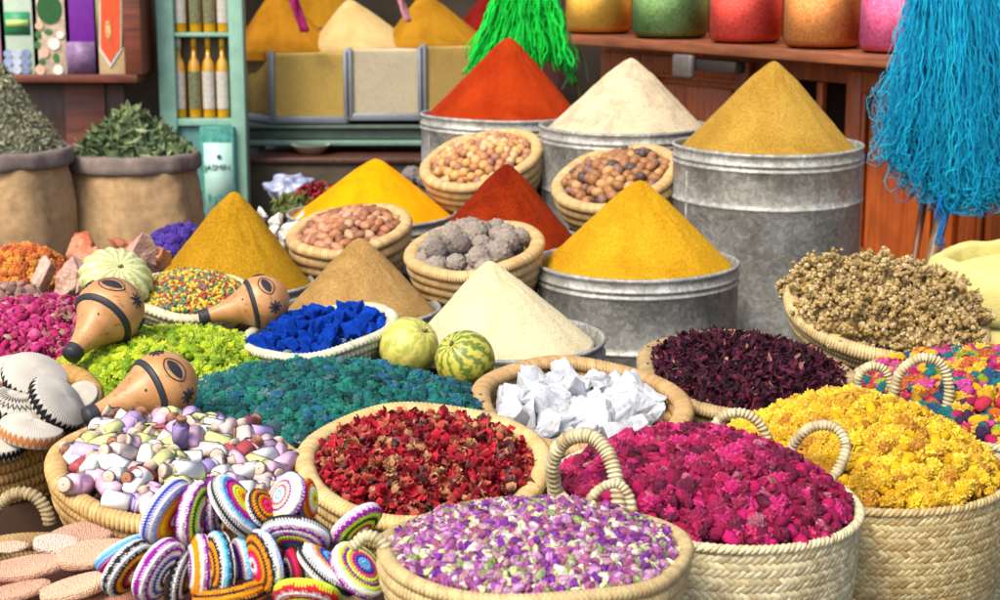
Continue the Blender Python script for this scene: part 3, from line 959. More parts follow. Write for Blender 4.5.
heap('yellow_flowers', 'heap of bright yellow dried flowers in the tall palm basket', 'dried flowers', M, R * .95, .135, FLUF + FLUF + OVAL + CRUM[:1], .0172, .0235,
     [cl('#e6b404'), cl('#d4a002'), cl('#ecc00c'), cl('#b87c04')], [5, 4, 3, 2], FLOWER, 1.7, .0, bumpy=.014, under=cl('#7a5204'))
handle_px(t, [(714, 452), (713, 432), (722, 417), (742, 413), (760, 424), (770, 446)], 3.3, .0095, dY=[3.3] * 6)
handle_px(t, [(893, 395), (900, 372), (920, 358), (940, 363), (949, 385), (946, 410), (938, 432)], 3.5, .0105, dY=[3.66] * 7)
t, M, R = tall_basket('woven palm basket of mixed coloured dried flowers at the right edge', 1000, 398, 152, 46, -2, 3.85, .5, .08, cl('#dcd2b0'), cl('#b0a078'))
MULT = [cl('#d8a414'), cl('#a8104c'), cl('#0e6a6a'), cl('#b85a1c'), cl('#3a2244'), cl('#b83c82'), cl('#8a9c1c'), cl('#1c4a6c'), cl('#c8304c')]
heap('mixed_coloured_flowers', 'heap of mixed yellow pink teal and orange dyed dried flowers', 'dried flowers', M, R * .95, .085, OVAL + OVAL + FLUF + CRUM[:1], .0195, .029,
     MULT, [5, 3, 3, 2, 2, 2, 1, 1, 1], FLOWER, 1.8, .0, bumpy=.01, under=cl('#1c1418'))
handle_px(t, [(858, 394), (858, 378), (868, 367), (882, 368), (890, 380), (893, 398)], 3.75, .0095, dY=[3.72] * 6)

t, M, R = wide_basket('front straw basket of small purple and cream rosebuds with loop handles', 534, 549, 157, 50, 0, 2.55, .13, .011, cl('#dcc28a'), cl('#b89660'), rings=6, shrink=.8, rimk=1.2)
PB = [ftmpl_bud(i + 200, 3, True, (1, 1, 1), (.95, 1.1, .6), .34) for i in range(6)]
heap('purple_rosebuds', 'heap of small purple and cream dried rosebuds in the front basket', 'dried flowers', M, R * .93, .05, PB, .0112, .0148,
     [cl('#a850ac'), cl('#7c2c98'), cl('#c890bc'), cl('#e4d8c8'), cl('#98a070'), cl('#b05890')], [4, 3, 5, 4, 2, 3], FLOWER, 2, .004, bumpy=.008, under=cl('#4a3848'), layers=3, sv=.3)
handle_px(t, [(584, 520), (590, 500), (603, 487), (618, 484), (629, 496), (634, 520)], 2.66, .0078, dY=[2.68] * 6)
handle_px(t, [(352, 548), (366, 536), (382, 542), (392, 562), (396, 585), (396, 612)], 2.6, .009, dY=[2.52] * 6)

# ------------------------------------------------------------------ vials
t, M, R = wide_basket('wide straw basket heaped with small corked glass vials', 178, 471, 128, 55, -6, 3.05, .12, .017, cl('#e4bd7e'), cl('#b8863e'), chev=False, shrink=.75, ridge=.009, rimk=1.2)
MV, RV = M, R
heapbase = dome_mesh(R * .85, .03, 2, -.045, cl('#8a6a5a'))
tag(obj('loose_petals', heapbase, FLOWER, None, M), 'bed of dull dried petals beneath the small glass vials', 'petals', None, 'stuff')
vialcols = [('white', '#e6e0d8'), ('lilac', '#c4a4dc'), ('pink', '#e4b0c8'), ('pale yellow', '#cccc84'), ('brick red', '#a8484c'), ('mauve', '#8a72a0'), ('blush', '#d8bcb4')]
VG = mat_glass('vial_glass', (.98, .99, .99), .12, 1.22)
vproto = []
for nm, hx in vialcols:
    vt = thing('glass_vial', nm + ' powder in a small corked glass vial in the vial basket', 'vial', Matrix.Identity(4), 'small corked vials')
    r = .0158; L = .055
    gl = lathe([(.001, 0), (r * .85, 0), (r, .002), (r, L * .8), (r * .7, L * .9), (r * .58, L), (r * .68, L + .0015), (r * .68, L + .004)], 20)
    obj('glass_body', gl, VG, vt)
    pm = mat_plain('vial_powder_' + nm.replace(' ', '_'), cl(hx), .6, .3, 0, 60, .12, .1)
    obj('powder_filling', lathe([(.001, .0015), (r * .86, .0015), (r * .94, .003), (r * .94, L * .74), (.001, L * .75)], 18), pm, vt)
    obj('cork_stopper', lathe([(.001, L - .006), (r * .52, L - .006), (r * .56, L + .002), (r * .62, L + .004), (r * .56, L + .005), (.001, L + .005)], 14), CORK if nm in ('lilac', 'brick red', 'mauve') else CORK2, vt)
    vproto.append(vt)
used = set()
xy = hexpts(RV * .86, .0395, .28)
order = rng.permutation(len(xy))
for n_, i in enumerate(order):
    x, y = xy[i]
    k = int(rng.choice(len(vialcols), p=np.array([6, 2.6, 4, 2.4, 1.3, .5, 4]) / 20.8))
    z = .004 + float(dome_z(np.array([[x, y]]), RV, .035, 2)[0]) + rng.uniform(-.004, .012)
    az = rng.uniform(0, 2 * PI); el = rng.uniform(-.15, .55)
    L = Matrix.Translation((x, y, z)) @ Matrix.Rotation(az, 4, 'Z') @ Matrix.Rotation(PI / 2 - el, 4, 'Y') @ Matrix.Translation((0, 0, -.026))
    s = rng.uniform(1.1, 1.45)
    Mx = MV @ L @ Matrix.Scale(s, 4)
    if k not in used: vproto[k].matrix_basis = Mx; used.add(k)
    else: copy_tree(vproto[k], Mx)
for k in range(len(vialcols)):
    if k not in used: vproto[k].matrix_basis = MV @ Matrix.Translation((0, 0, .05))

# ------------------------------------------------------------------ crocheted discs
def crochet(R, T, rings, edge, seg=132, lens=.16):
    """puffed round crocheted pouch; rings = colours centre -> edge, edge = colours over the thickness"""
    nr = len(rings); ne = len(edge)
    prof = []
    sp = 5
    for k in range(nr):
        for q in range(sp):
            f = (k + q / sp) / nr
            r = R * .9 * f
            z = T / 2 + lens * R * (1 - f * f) + .0016 * abs(math.sin(PI * q / sp))
            prof.append((max(r, .0004), z, k + q / sp, 0))
    for k in range(ne):
        for q in range(sp):
            f = (k + q / sp) / ne
            a = PI / 2 - PI * f
            r = R * .9 + (R * .1) * math.cos(a) + .0016 * abs(math.sin(PI * q / sp)); z = T / 2 * math.sin(a)
            prof.append((r, z, nr + k + q / sp, 1))
    prof.append((R * .9, -T / 2, nr + ne - .01, 1)); prof.append((R * .5, -T / 2 - lens * R * .6, nr + ne - .01, 1)); prof.append((.0004, -T / 2 - lens * R, nr + ne - .01, 1))
    cols = list(rings) + list(edge)
    V = []; C = []
    for r, z, kk, e in prof:
        ns = max(10, int(2 * PI * max(r, R * .15) / .0055))
        for i in range(seg):
            th = i * 2 * PI / seg
            w = math.sin(ns * th + math.floor(kk) * 1.3)
            ki = int(min(len(cols) - 1, max(0, math.floor(kk + .28 * w))))
            rr = r * (1 + .012 * math.sin(3 * th + R * 900)) + (.0007 * w if e else 0)
            zz = z + (.0008 * w if not e else .0004 * w)
            V.append((rr * math.cos(th), rr * math.sin(th), zz)); C.append(cols[ki] * (1 + .1 * w))
    L, S = grid_faces(seg, len(prof), wrap_u=True)
    return Msh(V, L[::1], S, np.clip(np.array(C), 0, 1))

K = {'w': '#e4e0dc', 'k': '#26242a', 'p': '#8a1c8c', 'o': '#e08a14', 'r': '#b8202c', 'l': '#c8e83c', 'b': '#2c3c9c', 'c': '#5cb4dc', 'm': '#d8307c', 'g': '#1c7a5c', 'y': '#ecc824', 'v': '#7c98d8', 'e': '#e8dca0', 'n': '#6a4a28'}
K = {a: cl(b) for a, b in K.items()}
discs = [
 (166, 512, 37, 16, 56, 'gwroyov', 'wbw', 'teal centred orange and yellow ringed crochet disc with white edge', -1),
 (193, 514, 34, 12, 76, 'bgrwlkl', 'pwp', 'lime ringed crochet disc with purple and white edge', -1),
 (212, 506, 31, 8, 84, 'prwkwp', 'wpk', 'thin upright purple and white crochet disc', -1),
 (235, 506, 37, 15, -57, 'roylmpc', 'wkw', 'crochet disc with black zigzag white edge leaning left over the vials', 1),
 (262, 508, 21, 14, -62, 'rmroko', 'kw', 'small orange and black crochet disc in the middle of the pile', 1),
 (286, 498, 27, 17, 62, 'wcwmepwe', 'wp', 'blue centred crochet disc with cream rings and purple edge', 1),
 (307, 499, 22, 8, 92, 'rylwor', 'ov', 'narrow lime, orange and blue crochet disc', -1),
 (295, 536, 37, 20, -10, 'rgbrlpwp', 'wk', 'wide crochet disc with green centre, lime ring and black edge', -1),
 (356, 524, 30, 11, 34, 'kwrlkl', 'pw', 'white and purple edged crochet disc nearest the red petals', -1),
 (358, 570, 34, 22, -48, 'cvbmlpl', 'wp', 'blue centred crochet disc with lime rings beside the basket handle', 1),
 (327, 570, 37, 10, -43, 'gkcbow', 'wkw', 'slanting crochet disc with white black and white edge', 1),
 (121, 553, 29, 7, 27, 'mwcm', 'mvcw', 'light blue and pink edged crochet disc at the left end of the pile', -1),
 (127, 568, 33, 15, 48, 'rwrkok', 'wkw', 'orange and black ringed crochet disc next to the pumice stones', -1),
 (159, 570, 36, 18, 54, 'mwkwbwp', 'wpw', 'purple and blue ringed crochet disc with white edge low in the pile', -1),
 (179, 577, 30, 9, 72, 'konkwk', 'wkn', 'brown and black crochet disc wedged low in the pile', -1),
 (199, 566, 34, 8, 89, 'owpwo', 'owpw', 'upright crochet disc with orange and purple stripes', 1),
 (220, 563, 33, 11, 94, 'rkokok', 'wckw', 'upright orange and black crochet disc with white edge', 1),
 (243, 565, 29, 8, 96, 'mcwbp', 'wcw', 'upright light blue and pink crochet disc', 1),
 (264, 562, 34, 15, 104, 'rwmroko', 'kwv', 'crochet disc with crimson centre, orange rings and blue edge', 1),
 (295, 568, 25, 9, 100, 'mkwrm', 'rkw', 'crimson black and white crochet disc beneath the wide one', 1),
 (232, 594, 40, 7, 9, 'oknko', 'koko', 'long flat orange and grey zigzag crochet strap piece at the bottom edge', 1),
 (308, 597, 36, 15, -12, 'wlwrlrw', 'rl', 'lime and white crochet disc with red lines at the bottom edge', -1),
]
for i, (u, v, a, b, roll, rg, eg, lab, fl_) in enumerate(discs):
    Y = 2.66 - (v - 500) * .0012 + (.03 if b < 10 else 0) + .004 * (i % 3)
    M, R = frame(u, v, a * .95, b * .82, roll, Y, fl_)
    m = crochet(R, R * (.42 if b < 20 else .36), [K[x] for x in rg], [K[x] for x in eg])
    tag(obj('crochet_disc', m, CROCHET, None, M), lab, 'crochet disc', 'colourful crocheted discs in the front pile')
M, R = frame(236, 606, 150, 46, 0, 2.72)
t = thing('straw_basket', 'front straw basket under the colourful crocheted discs', 'basket', M)
bowl_basket(t, R * .85, .12, 5, .014, shrink=.75)
obj('lining', dome_mesh(R * .84, .04, 2, -.03, cl('#5c2a34')), FLOWER, t)
o = M @ Vector((0, 0, -.12)); SUPPORT.append((o.x, o.y, o.z, R * .7))

# black and white crocheted rounds in their basket
t, M, R = wide_basket('coiled straw basket full of white and black crocheted rounds', 0, 412, 100, 42, 8, 3.4, .13, .02, cl('#d8a860'), cl('#a87830'), chev=False, rings=5, shrink=.85, ridge=.009, rimk=1.1)
obj('lining', dome_mesh(R * .9, .03, 2, -.02, cl('#6a5a44')), FLOWER, t)
def kippa(R, T, black, ribs=64, seg=256):
    prof = []
    for q in range(14):
        f = q / 14; prof.append((max(.0005, R * .93 * f), T / 2 + .2 * R * (1 - f ** 2.2), 0))
    for q in range(13):
        a = PI / 2 - PI * q / 12; prof.append((R * .93 + R * .07 * math.cos(a), T / 2 * math.sin(a), 1 + q / 12))
    for q in range(1, 8):
        f = 1 - q / 7; prof.append((max(.0005, R * .93 * f), -T / 2 - .2 * R * (1 - f ** 2.2), 3))
    V = []; C = []
    W = cl('#c2baac'); B = cl('#1c1a1e')
    for r, z, e in prof:
        for i in range(seg):
            th = i * 2 * PI / seg
            w = abs(math.sin(ribs * th / 2 + r / R * 1.5))
            V.append((r * math.cos(th), r * math.sin(th), z + .0013 * w * min(1, r / R * 2) * (1 if z > 0 else -1)))
            zz = math.sin(ribs * th / 2) * .16
            isb = black and 1.3 + zz < e < 1.75 + zz
            if black == 2: isb = isb or (e == 0 and .35 < r / R + zz * .5 < .5) or (e == 0 and .68 < r / R + zz * .5 < .8)
            if black == 3: isb = False
            c = B if isb else W * (.78 + .22 * w)
            if black == 3 and 1.3 + zz < e < 1.7 + zz: c = cl('#b0703c')
            C.append(c)
    L, S = grid_faces(seg, len(prof), wrap_u=True)
    return Msh(V, L, S, np.array(C))
ks = [(34, 378, 33, 21, -20, 1, 3.37, 'back white crocheted round with black edge leaning on the pink buds', 1),
      (10, 372, 26, 13, 8, 3, 3.38, 'white crocheted round with brown zigzag edge at the far left of the basket', 1),
      (16, 406, 34, 14, -12, 2, 3.3, 'white crocheted round with wide black stripes lying flat', 1),
      (57, 403, 33, 17, -52, 1, 3.26, 'standing white ribbed crocheted round with black zigzag edge in the middle', 1),
      (31, 431, 32, 12, -13, 3, 3.2, 'plain white crocheted round lying lowest at the basket rim', 1),
      (0, 445, 25, 12, -4, 1, 3.18, 'white crocheted round with black edge cut by the left of the picture', 1),
      (82, 396, 17, 13, 20, 0, 3.33, 'small grey-white crocheted ball next to the rattle handle', 1),
      (76, 428, 20, 10, 70, 0, 3.3, 'small plain off-white crocheted round tucked behind the basket rim', 1)]
for (u, v, a, b, roll, bl, Y, lab, f_) in ks:
    M, R = frame(u, v, a, b, roll, Y, f_)
    tag(obj('crocheted_round', kippa(R, R * .42, bl), CROCHET, None, M), lab, 'crocheted round', 'white and black crocheted rounds')

# ------------------------------------------------------------------ pumice foot stones
def mat_clay(name, c):
    m, nt, b = newmat(name)
    tc = nt.nodes.new('ShaderNodeTexCoord')
    v = nt.nodes.new('ShaderNodeTexVoronoi'); v.inputs['Scale'].default_value = 250; v.inputs['Randomness'].default_value = .55
    nt.links.new(tc.outputs['Object'], v.inputs['Vector'])
    r = ramp(nt, v.outputs['Distance'], [(.1, np.minimum(c * 1.2, .9)), (.6, c * .8)])
    n = noise_node(nt, 22, 4, .6); r2 = ramp(nt, n.outputs['Fac'], [(.3, np.full(3, .78)), (.7, np.full(3, 1.))])
    nt.links.new(mult(nt, r.outputs['Color'], r2.outputs['Color']), b.inputs['Base Color'])
    b.inputs['Roughness'].default_value = .95; b.inputs['Specular IOR Level'].default_value = .15
    bp = bump(nt, b, v.outputs['Distance'], .9, .0035); bp.invert = True
    return m
PUM = mat_plain('terracotta_clay', cl('#cf9a78'), .95, .15, 0, 420, .32, .7, .003)
t, M, R = wide_basket('straw basket with rope handle under the clay foot scrapers', 45, 592, 125, 60, 0, 2.75, .12, .014, cl('#d8b47c'), cl('#a8803e'))
obj('lining', dome_mesh(R * .92, .01, 2, -.02, cl('#5a3020')), FLOWER, t)
handle_px(t, [(-6, 512), (4, 500), (18, 493), (34, 496), (45, 508), (50, 524)], 2.85, .0105, cl('#c8b488'), cl('#8c7448'), dY=[2.86] * 6)
def pumice(L, W, T, tail=True, seed=0):
    n = 70; V = []; ns = 48
    for i in range(n):
        t_ = i / (n - 1)
        # fish-like outline: body then notch then tail
        if tail:
            w = W * max(.05, 1 - ((t_ - .36) / .38) ** 2) ** .5 if t_ < .7 else 0
            w = max(w, W * (.34 + .3 * max(0, (t_ - .68) / .32)) * (1 if t_ < .98 else .8)) if t_ > .4 else w
        else:
            w = W * (max(1e-4, math.sin(PI * (t_ * .96 + .02))) ** .55)
        if i in (0,): w = W * .12
        for j in range(ns):
            a = j * 2 * PI / ns
            x = math.copysign(abs(math.cos(a)) ** .8, math.cos(a)); z = math.copysign(abs(math.sin(a)) ** .7, math.sin(a))
            k = 1 + .05 * mn.noise(Vector((t_ * 5, a, seed))) + .05 * mn.noise(Vector((t_ * 40, a * 9, seed)))
            V.append(((t_ - .5) * L, x * w * k, z * T * min(1, w / W * 1.8)))
    Lf, S = grid_faces(ns, n, wrap_u=True); Lf = list(Lf) + list(range(ns))[::-1] + [(n - 1) * ns + j for j in range(ns)]; S = list(S) + [ns, ns]
    return Msh(V, Lf, S)
pst = [(95, 534, 46, 22, 6, 1, '#c09880', 'darker clay foot scraper behind the patterned ones', 2.84),
       (66, 545, 32, 17, -8, 1, '#e4c4b0', 'pale clay foot scraper with blue-grey smudge', 2.78),
       (10, 547, 18, 10, 0, 0, '#e0b498', 'small smooth oval clay scraper at the left edge', 2.76),
       (108, 552, 50, 20, 5, 1, '#dcae90', 'large fish-shaped clay foot scraper next to the crochet discs', 2.74),
       (25, 568, 42, 17, 4, 0, '#d4a488', 'long rough clay foot scraper below the small oval', 2.7),
       (88, 584, 48, 15, 12, 1, '#e0b494', 'long clay foot scraper with smooth pale handle at the front', 2.66),
       (15, 592, 36, 12, 8, 0, '#cc9c80', 'rough clay scraper in the bottom left corner', 2.65),
       (120, 596, 40, 12, 3, 0, '#b88068', 'brown clay scraper under the crochet discs at the bottom', 2.68)]
for (u, v, a, b, roll, tl, hx, lab, Y) in pst:
    M, R = frame(u, v, a, b * 1.4, roll, Y)
    q = b / a / .5
    m = pumice(R * 2, R * .42, R * .16, bool(tl), u)
    m.C[:] = 1
    pm = mat_clay('clay_' + str(u), np.minimum(cl(hx) * 1.02, .85))
    tag(obj('foot_scraper', m, pm, None, M), lab, 'foot scraper', 'clay foot scrapers in the front left corner')

# ------------------------------------------------------------------ calabash rattles
CAL = mat_vcol('calabash_skin', .42, .45, 22, .28, .08, .002)
def calabash(label, hc, hr, tip, Yh, Yt, phi0=0.0):
    c = P(*hc, Yh); tp = P(*tip, Yt)
    R = hr * mpp(*hc, Yh)
    ax = (tp - c); L = ax.length; ax.normalize()
    w = (CAM - c).normalized()
    x = (w - ax * w.dot(ax)).normalized()     # towards the viewer
    y = ax.cross(x)
    M = Matrix(((x.x, y.x, ax.x, c.x), (x.y, y.y, ax.y, c.y), (x.z, y.z, ax.z, c.z), (0, 0, 0, 1)))
    t = thing('calabash_rattle', label, 'rattle', M, 'calabash rattles on the green flowers')
    def rad(z):
        if z <= .35 * R: return math.sqrt(max(0, R * R - (z / 1.02) ** 2))
        k = (z - .35 * R) / (L - .35 * R)
        r0 = math.sqrt(R * R - (.35 * R) ** 2); r1 = R * .25
        return r1 + (r0 - r1) * (1 - k) ** 2.1 * (1 + .1 * k)
    zs = np.concatenate([-R * np.cos(np.linspace(0.02, PI / 2, 22)), np.linspace(.05 * R, L, 34)])
    body = lathe([(max(.0006, rad(z)), z) for z in zs], 64, cap1=True)
    kk = cl('#c8945c'); k2 = cl('#a8703c')
    for i in range(len(body.V)):
        q = body.V[i] / R
        f = .5 + .5 * mn.noise(Vector(q * 2.2))
        sp_ = 1 if mn.noise(Vector(q * 14 + 5)) < .48 else .55
        body.C[i] = (kk * f + k2 * (1 - f)) * sp_
    obj('gourd', body, CAL, t)
    zb = .42 * R
    band = lathe([(rad(zb + d) + (.0035 if abs(d) < .075 * R else .0), zb + d) for d in np.linspace(-.085 * R, .085 * R, 6)], 64)
    obj('leather_band', band, LEATHER, t)
    cap = lathe([(rad(z) + .0025, z) for z in np.linspace(L * .86, L, 4)] + [(.001, L + .003)], 40)
    obj('handle_cap', cap, LEATHER, t)
    def sp(z, ph, off=.0012):
        r = rad(z) + off
        return (r * math.cos(ph), r * math.sin(ph), z)
    paint = []
    def line(z0, p0, z1, p1, r0=.0032):
        pts = [sp(z0 + (z1 - z0) * k / 10, p0 + (p1 - p0) * k / 10, .0004) for k in range(11)]
        rr = [r0 * (.35 + .65 * math.sin(PI * (.1 + .8 * k / 10))) for k in range(11)]
        paint.append(tube(pts, rr, 6))
    def star(z, ph, s):
        for k in range(4):
            a = k * PI / 4 + .2
            dz = s * R * math.cos(a); dp = s * math.sin(a) / max(.5, rad(z) / R)
            line(z - dz, ph - dp, z + dz, ph + dp)
    def eye(z, ph, s, rot):
        def loc(a, sx, sy):
            ex = sx * math.cos(a); ey = sy * math.sin(a) * abs(math.sin(a)) ** .35
            zz = ex * math.cos(rot) - ey * math.sin(rot); pp = ex * math.sin(rot) + ey * math.cos(rot)
            return z + zz * R, ph + pp / max(.5, rad(z) / R)
        pts = [sp(*loc(a, s * 1.25, s * .85), .0004) for a in np.linspace(0, 2 * PI, 40, endpoint=False)]
        paint.append(tube(pts, .0014, 6, closed=True))
        V = [];
        for f in (.02, .35, .7, 1.0):
            for a in np.linspace(0, 2 * PI, 28, endpoint=False): V.append(sp(*loc(a, s * f, s * .48 * f), .0012))
        paint.append(Msh(V, *grid_faces(28, 4, wrap_u=True)))
    eye(-.2 * R, phi0 + .42, .33, .5 * PI * .9)
    obj('burnt_eye', join(paint), LEATHER, t); paint.clear()
    for q in ((-.3 * R, phi0 - .5, .25), (-.1 * R, phi0 + 1.3, .22), (-.15 * R, phi0 - 1.35, .2)):
        star(*q); obj('burnt_star', join(paint), LEATHER, t); paint.clear()
    if paint: obj('burnt_pattern', join(paint), LEATHER, t)
    hole = lathe([(.001, 0), (.0028, 0), (.0028, .001), (.001, .0012)], 10)
    z = .75 * R
    obj('sound_hole', hole, LEATHER, t, Matrix.Translation(sp(z, phi0 + .2, .0002)) @ Matrix.Rotation(PI / 2, 4, 'Y'))
    return t, R
calabash('calabash rattle lying between the pink buds and lime flowers, neck down left', (110, 311), 34, (70, 356), 3.98, 3.85, .1)
calabash('calabash rattle beside the mustard cone pointing left over the candy bowl', (262, 302), 27, (200, 318), 4.2, 4.15, .2)
calabash('largest calabash rattle lying between the lime flowers and glass vials', (162, 386), 35, (86, 418), 3.3, 3.2, -.1)
# silver buckle on the near rattle's band is part of it
# ------------------------------------------------------------------ melons and squash
def melon(label, u, v, a, b, Y, pal, ribs, roll, flat=1.0):
    c = P(u, v, Y); R = a * mpp(u, v, Y)
    n = 96; m = 56; V = []; C = []
    for j in range(m):
        ph = PI * (j / (m - 1)) ; ph = min(max(ph, .01), PI - .01)
        for i in range(n):
            th = 2 * PI * i / n
            rib = math.cos(ribs * th)
            r = R * (1 + (.035 if ribs > 9 and flat < .9 else .006) * rib * math.sin(ph))
            dimple = -.12 * R * math.exp(-(ph / .25) ** 2) + .0
            x, y, z = r * math.sin(ph) * math.cos(th), r * math.sin(ph) * math.sin(th), (r * math.cos(ph) + dimple) * flat
            q = Vector((x, y, z)) / R
            wn = mn.noise(q * 5) * .9 + mn.noise(q * 13) * .5
            s = math.cos(ribs * th + wn * 3.4) + .9 * mn.noise(q * 18)
            f = min(1, max(0, .5 + s * 1.3))
            C.append(pal[0] * f + pal[1] * (1 - f)); V.append((x, y, z))
    V[0:n] = [(0, 0, V[0][2])] * 0 + V[0:n]
    L, S = grid_faces(n, m, wrap_u=True)
    body = Msh(V, L, S, C)
    M = Matrix.Translation(c) @ Matrix.Rotation(math.radians(roll[0]), 4, 'X') @ Matrix.Rotation(math.radians(roll[1]), 4, 'Y')
    t = thing('striped_melon' if flat > .85 else 'ribbed_squash', label, 'melon' if flat > .85 else 'squash', M)
    obj('rind', body, mat_vcol('melon_rind_' + str(u), .42, .45, 40, .12, .1, .001), t)
    obj('stem', tube([(0, 0, (R * .86) * flat), (.002, 0, (R * .93) * flat), (.006, .002, R * flat)], [.006, .004, .0035], 8).col(cl('#6a5a34')), STRAW, t)
melon('yellow-green round melon with faint stripes beside the indigo bowl', 409, 347, 30, 28, 4.0, [cl('#c4ba5c'), cl('#a0a044')], 11, (30, 35))
melon('dark green striped round melon beside the crystals', 465, 360, 30, 28, 3.9, [cl('#b8ac40'), cl('#5c7028')], 12, (35, -30))
melon('pale green and white ribbed squash behind the calabash rattle', 116, 279, 36, 24, 4.5, [cl('#ccc898'), cl('#a4aa5c')], 16, (38, 20), .62)

# ------------------------------------------------------------------ small heaps on the left
AMB = mat_crystal('amber_resin', cl('#c05c1c'), cl('#d8a078'), .25, .2)
AMW = mat_crystal('pale_resin', cl('#d8b8a4'), cl('#b88468'), .25, .25)
for i, (u, v, Y, s, m_, lab) in enumerate([
    (92, 258, 4.95, 0.078, AMB, 'orange resin rock behind the pale ones'), (72, 282, 4.75, 0.093, AMW, 'largest pale quartz-like resin rock beside the orange flowers'),
    (45, 276, 4.8, 0.070, AMW, 'pale resin rock nearest the left edge'), (88, 283, 4.7, 0.062, AMW, 'pinkish pale resin rock just left of the squash'),
    (122, 250, 5.0, 0.070, AMB, 'amber resin rock above the squash'), (142, 256, 4.9, 0.078, AMW, 'pale pink resin rock right of the squash'),
    (160, 258, 4.95, 0.054, AMB, 'small amber resin rock next to the purple flowers'), (80, 248, 5.05, 0.070, AMB, 'reddish orange resin rock at the top of the rock pile')]):
    tag(obj('resin_rock', bigst[i % 9].cp().sc(s), m_, None, upright(u, v, Y) @ Matrix(rot_rand(1)[0].tolist()).to_4x4(), smooth=False), lab, 'rock', 'resin rocks behind the squash')
M, R = frame(108, 275, 85, 24, 0, 4.95); SUPPORT.append((M.translation.x, M.translation.y, M.translation.z - .03, R))
M, R = frame(22, 268, 44, 18, 0, 5.0)
heap('orange_flowers', 'small heap of orange dried flowers at the left edge', 'dried flowers', M, R, .06, FLUF, .018, .026, [cl('#c86a18'), cl('#d88a20'), cl('#b85010')], [3, 2, 2], FLOWER)
SUPPORT.append((M.translation.x, M.translation.y, M.translation.z - .02, R))
M, R = frame(10, 300, 34, 14, 0, 4.6)
heap('mauve_flowers', 'small heap of mauve brown dried buds above the pink rosebuds', 'dried flowers', M, R, .04, OVAL, .02, .03, [cl('#9a7468'), cl('#b08878')], [3, 2], FLOWER)
M, R = frame(178, 243, 32, 14, 8, 5.6)
heap('violet_flowers', 'small heap of deep violet dried flowers behind the mustard cone', 'dried flowers', M, R, .05, FLUF, .018, .026, [cl('#3c2080'), cl('#4c2c9c'), cl('#2a1860')], [3, 2, 2], FLOWER)
SUPPORT.append((M.translation.x, M.translation.y, M.translation.z - .02, R))
M, R = frame(318, 196, 26, 10, 5, 7.0)
heap('dried_chillies', 'small blurred heap of red dried chillies behind the orange cone', 'chillies', M, R, .05, STRI + CRUM[:2], .026, .03, [cl('#b0102c'), cl('#8c1428'), cl('#a88a3c')], [4, 2, 1], FLOWER)
SUPPORT.append((M.translation.x, M.translation.y, M.translation.z - .02, R))
M, R = frame(292, 203, 22, 9, 5, 6.9)
heap('green_herb_sprigs', 'small heap of green herb sprigs behind the white stones', 'herbs', M, R, .04, LEAF, .026, .03, [cl('#6a7a34'), cl('#8a9048')], [4, 2], FLOWER)
ALUM = mat_plain('white_alum', cl('#ccc6ba'), .7, .3, 0, 30, .25, .4, .008)
for i, (u, v, Y, s) in enumerate([(262, 214, 5.9, .035), (276, 222, 5.8, .045), (290, 230, 5.7, .045), (270, 236, 5.7, .05), (300, 220, 5.9, .04), (256, 226, 5.9, .04), (285, 240, 5.65, .05)]):
    tag(obj('white_stone', stones[i % 9].cp().sc(s), ALUM, None, upright(u, v, Y) @ Matrix(rot_rand(1)[0].tolist()).to_4x4(), smooth=False), 'rough whitish stone beside the mustard cone', 'stone', 'whitish stones between the mustard and orange cones')
SUPPORT.append((P(275, 235, 5.8).x, 5.8, P(275, 235, 5.8).z - .04, .1))
# crumpled clear bag behind
m = lump(3, .35, 2.2, 5, (.1, .07, .06), 4)
tag(obj('plastic_bag', m, mat_plain('bag_plastic', cl('#8a90a8'), .3, .6, 0, 20, .3, .3, .01), None, upright(290, 188, 7.3)), 'crumpled bluish plastic bag under the table', 'bag')

# ------------------------------------------------------------------ sacks
def folded_cloth(prof, n, amp, seed, k=9):
    m = lathe(prof, n)
    zmin = min(p[1] for p in prof)
    for i in range(len(m.V)):
        x, y, z = m.V[i]; a = math.atan2(y, x)
        f = 1 + amp * mn.noise(Vector((math.cos(a) * 2.2, math.sin(a) * 2.2, z * 2.5 + seed))) + amp * .35 * math.sin(k * a + seed + z * 6)
        f += amp * .35 * mn.noise(Vector((x * 14, y * 14, z * 14 + seed)))
        m.V[i] = (x * f, y * f, z + .02 * amp * 10 * mn.noise(Vector((math.cos(a) * 2, math.sin(a) * 2, seed))) * (1 if z > zmin * .8 else 0))
    return m
RIMC = mat_plain('grey_cloth_edge', cl('#7e7068'), .9, .1, 0, 25, .3, .3, .006)
def sack(label, u, v, a, Y, Hh, hap, hlab, pal, w, hh, mat=BURLAP, rim=RIMC, tm=LEAF, size=.03, d=.024):
    c = P(u, v, Y); R = a * mpp(u, v, Y)
    t = thing('burlap_sack', label, 'sack', Matrix.Translation(c))
    pr = [(R * .93, .0), (R * .97, -.05), (R * 1.0, -.12), (R * 1.06, -Hh * .4), (R * 1.05, -Hh * .75), (R * .95, -Hh * .96), (R * .7, -Hh), (.01, -Hh)]
    pz = []
    for (r0, z0), (r1, z1) in zip(pr[:-1], pr[1:]):
        for k in range(6): pz.append((r0 + (r1 - r0) * k / 6, z0 + (z1 - z0) * k / 6))
    obj('sack_body', folded_cloth(pz, 128, .06, u, 7), mat, t)
    rl = [(R * .95, -.02), (R * .965, .015), (R * .99, .025), (R * 1.02, .018), (R * 1.035, -.0), (R * 1.035, -.03), (R * 1.03, -.05), (R * 1.0, -.058), (R * .98, -.05)]
    obj('rolled_edge', folded_cloth(rl, 128, .045, u + 3, 13), rim, t)
    heap(hap, hlab, 'herbs', Matrix.Translation(c), R * .93, hh, tm, size, d, pal, w, FLOWER, 1.25, .01, bumpy=.04, layers=2)
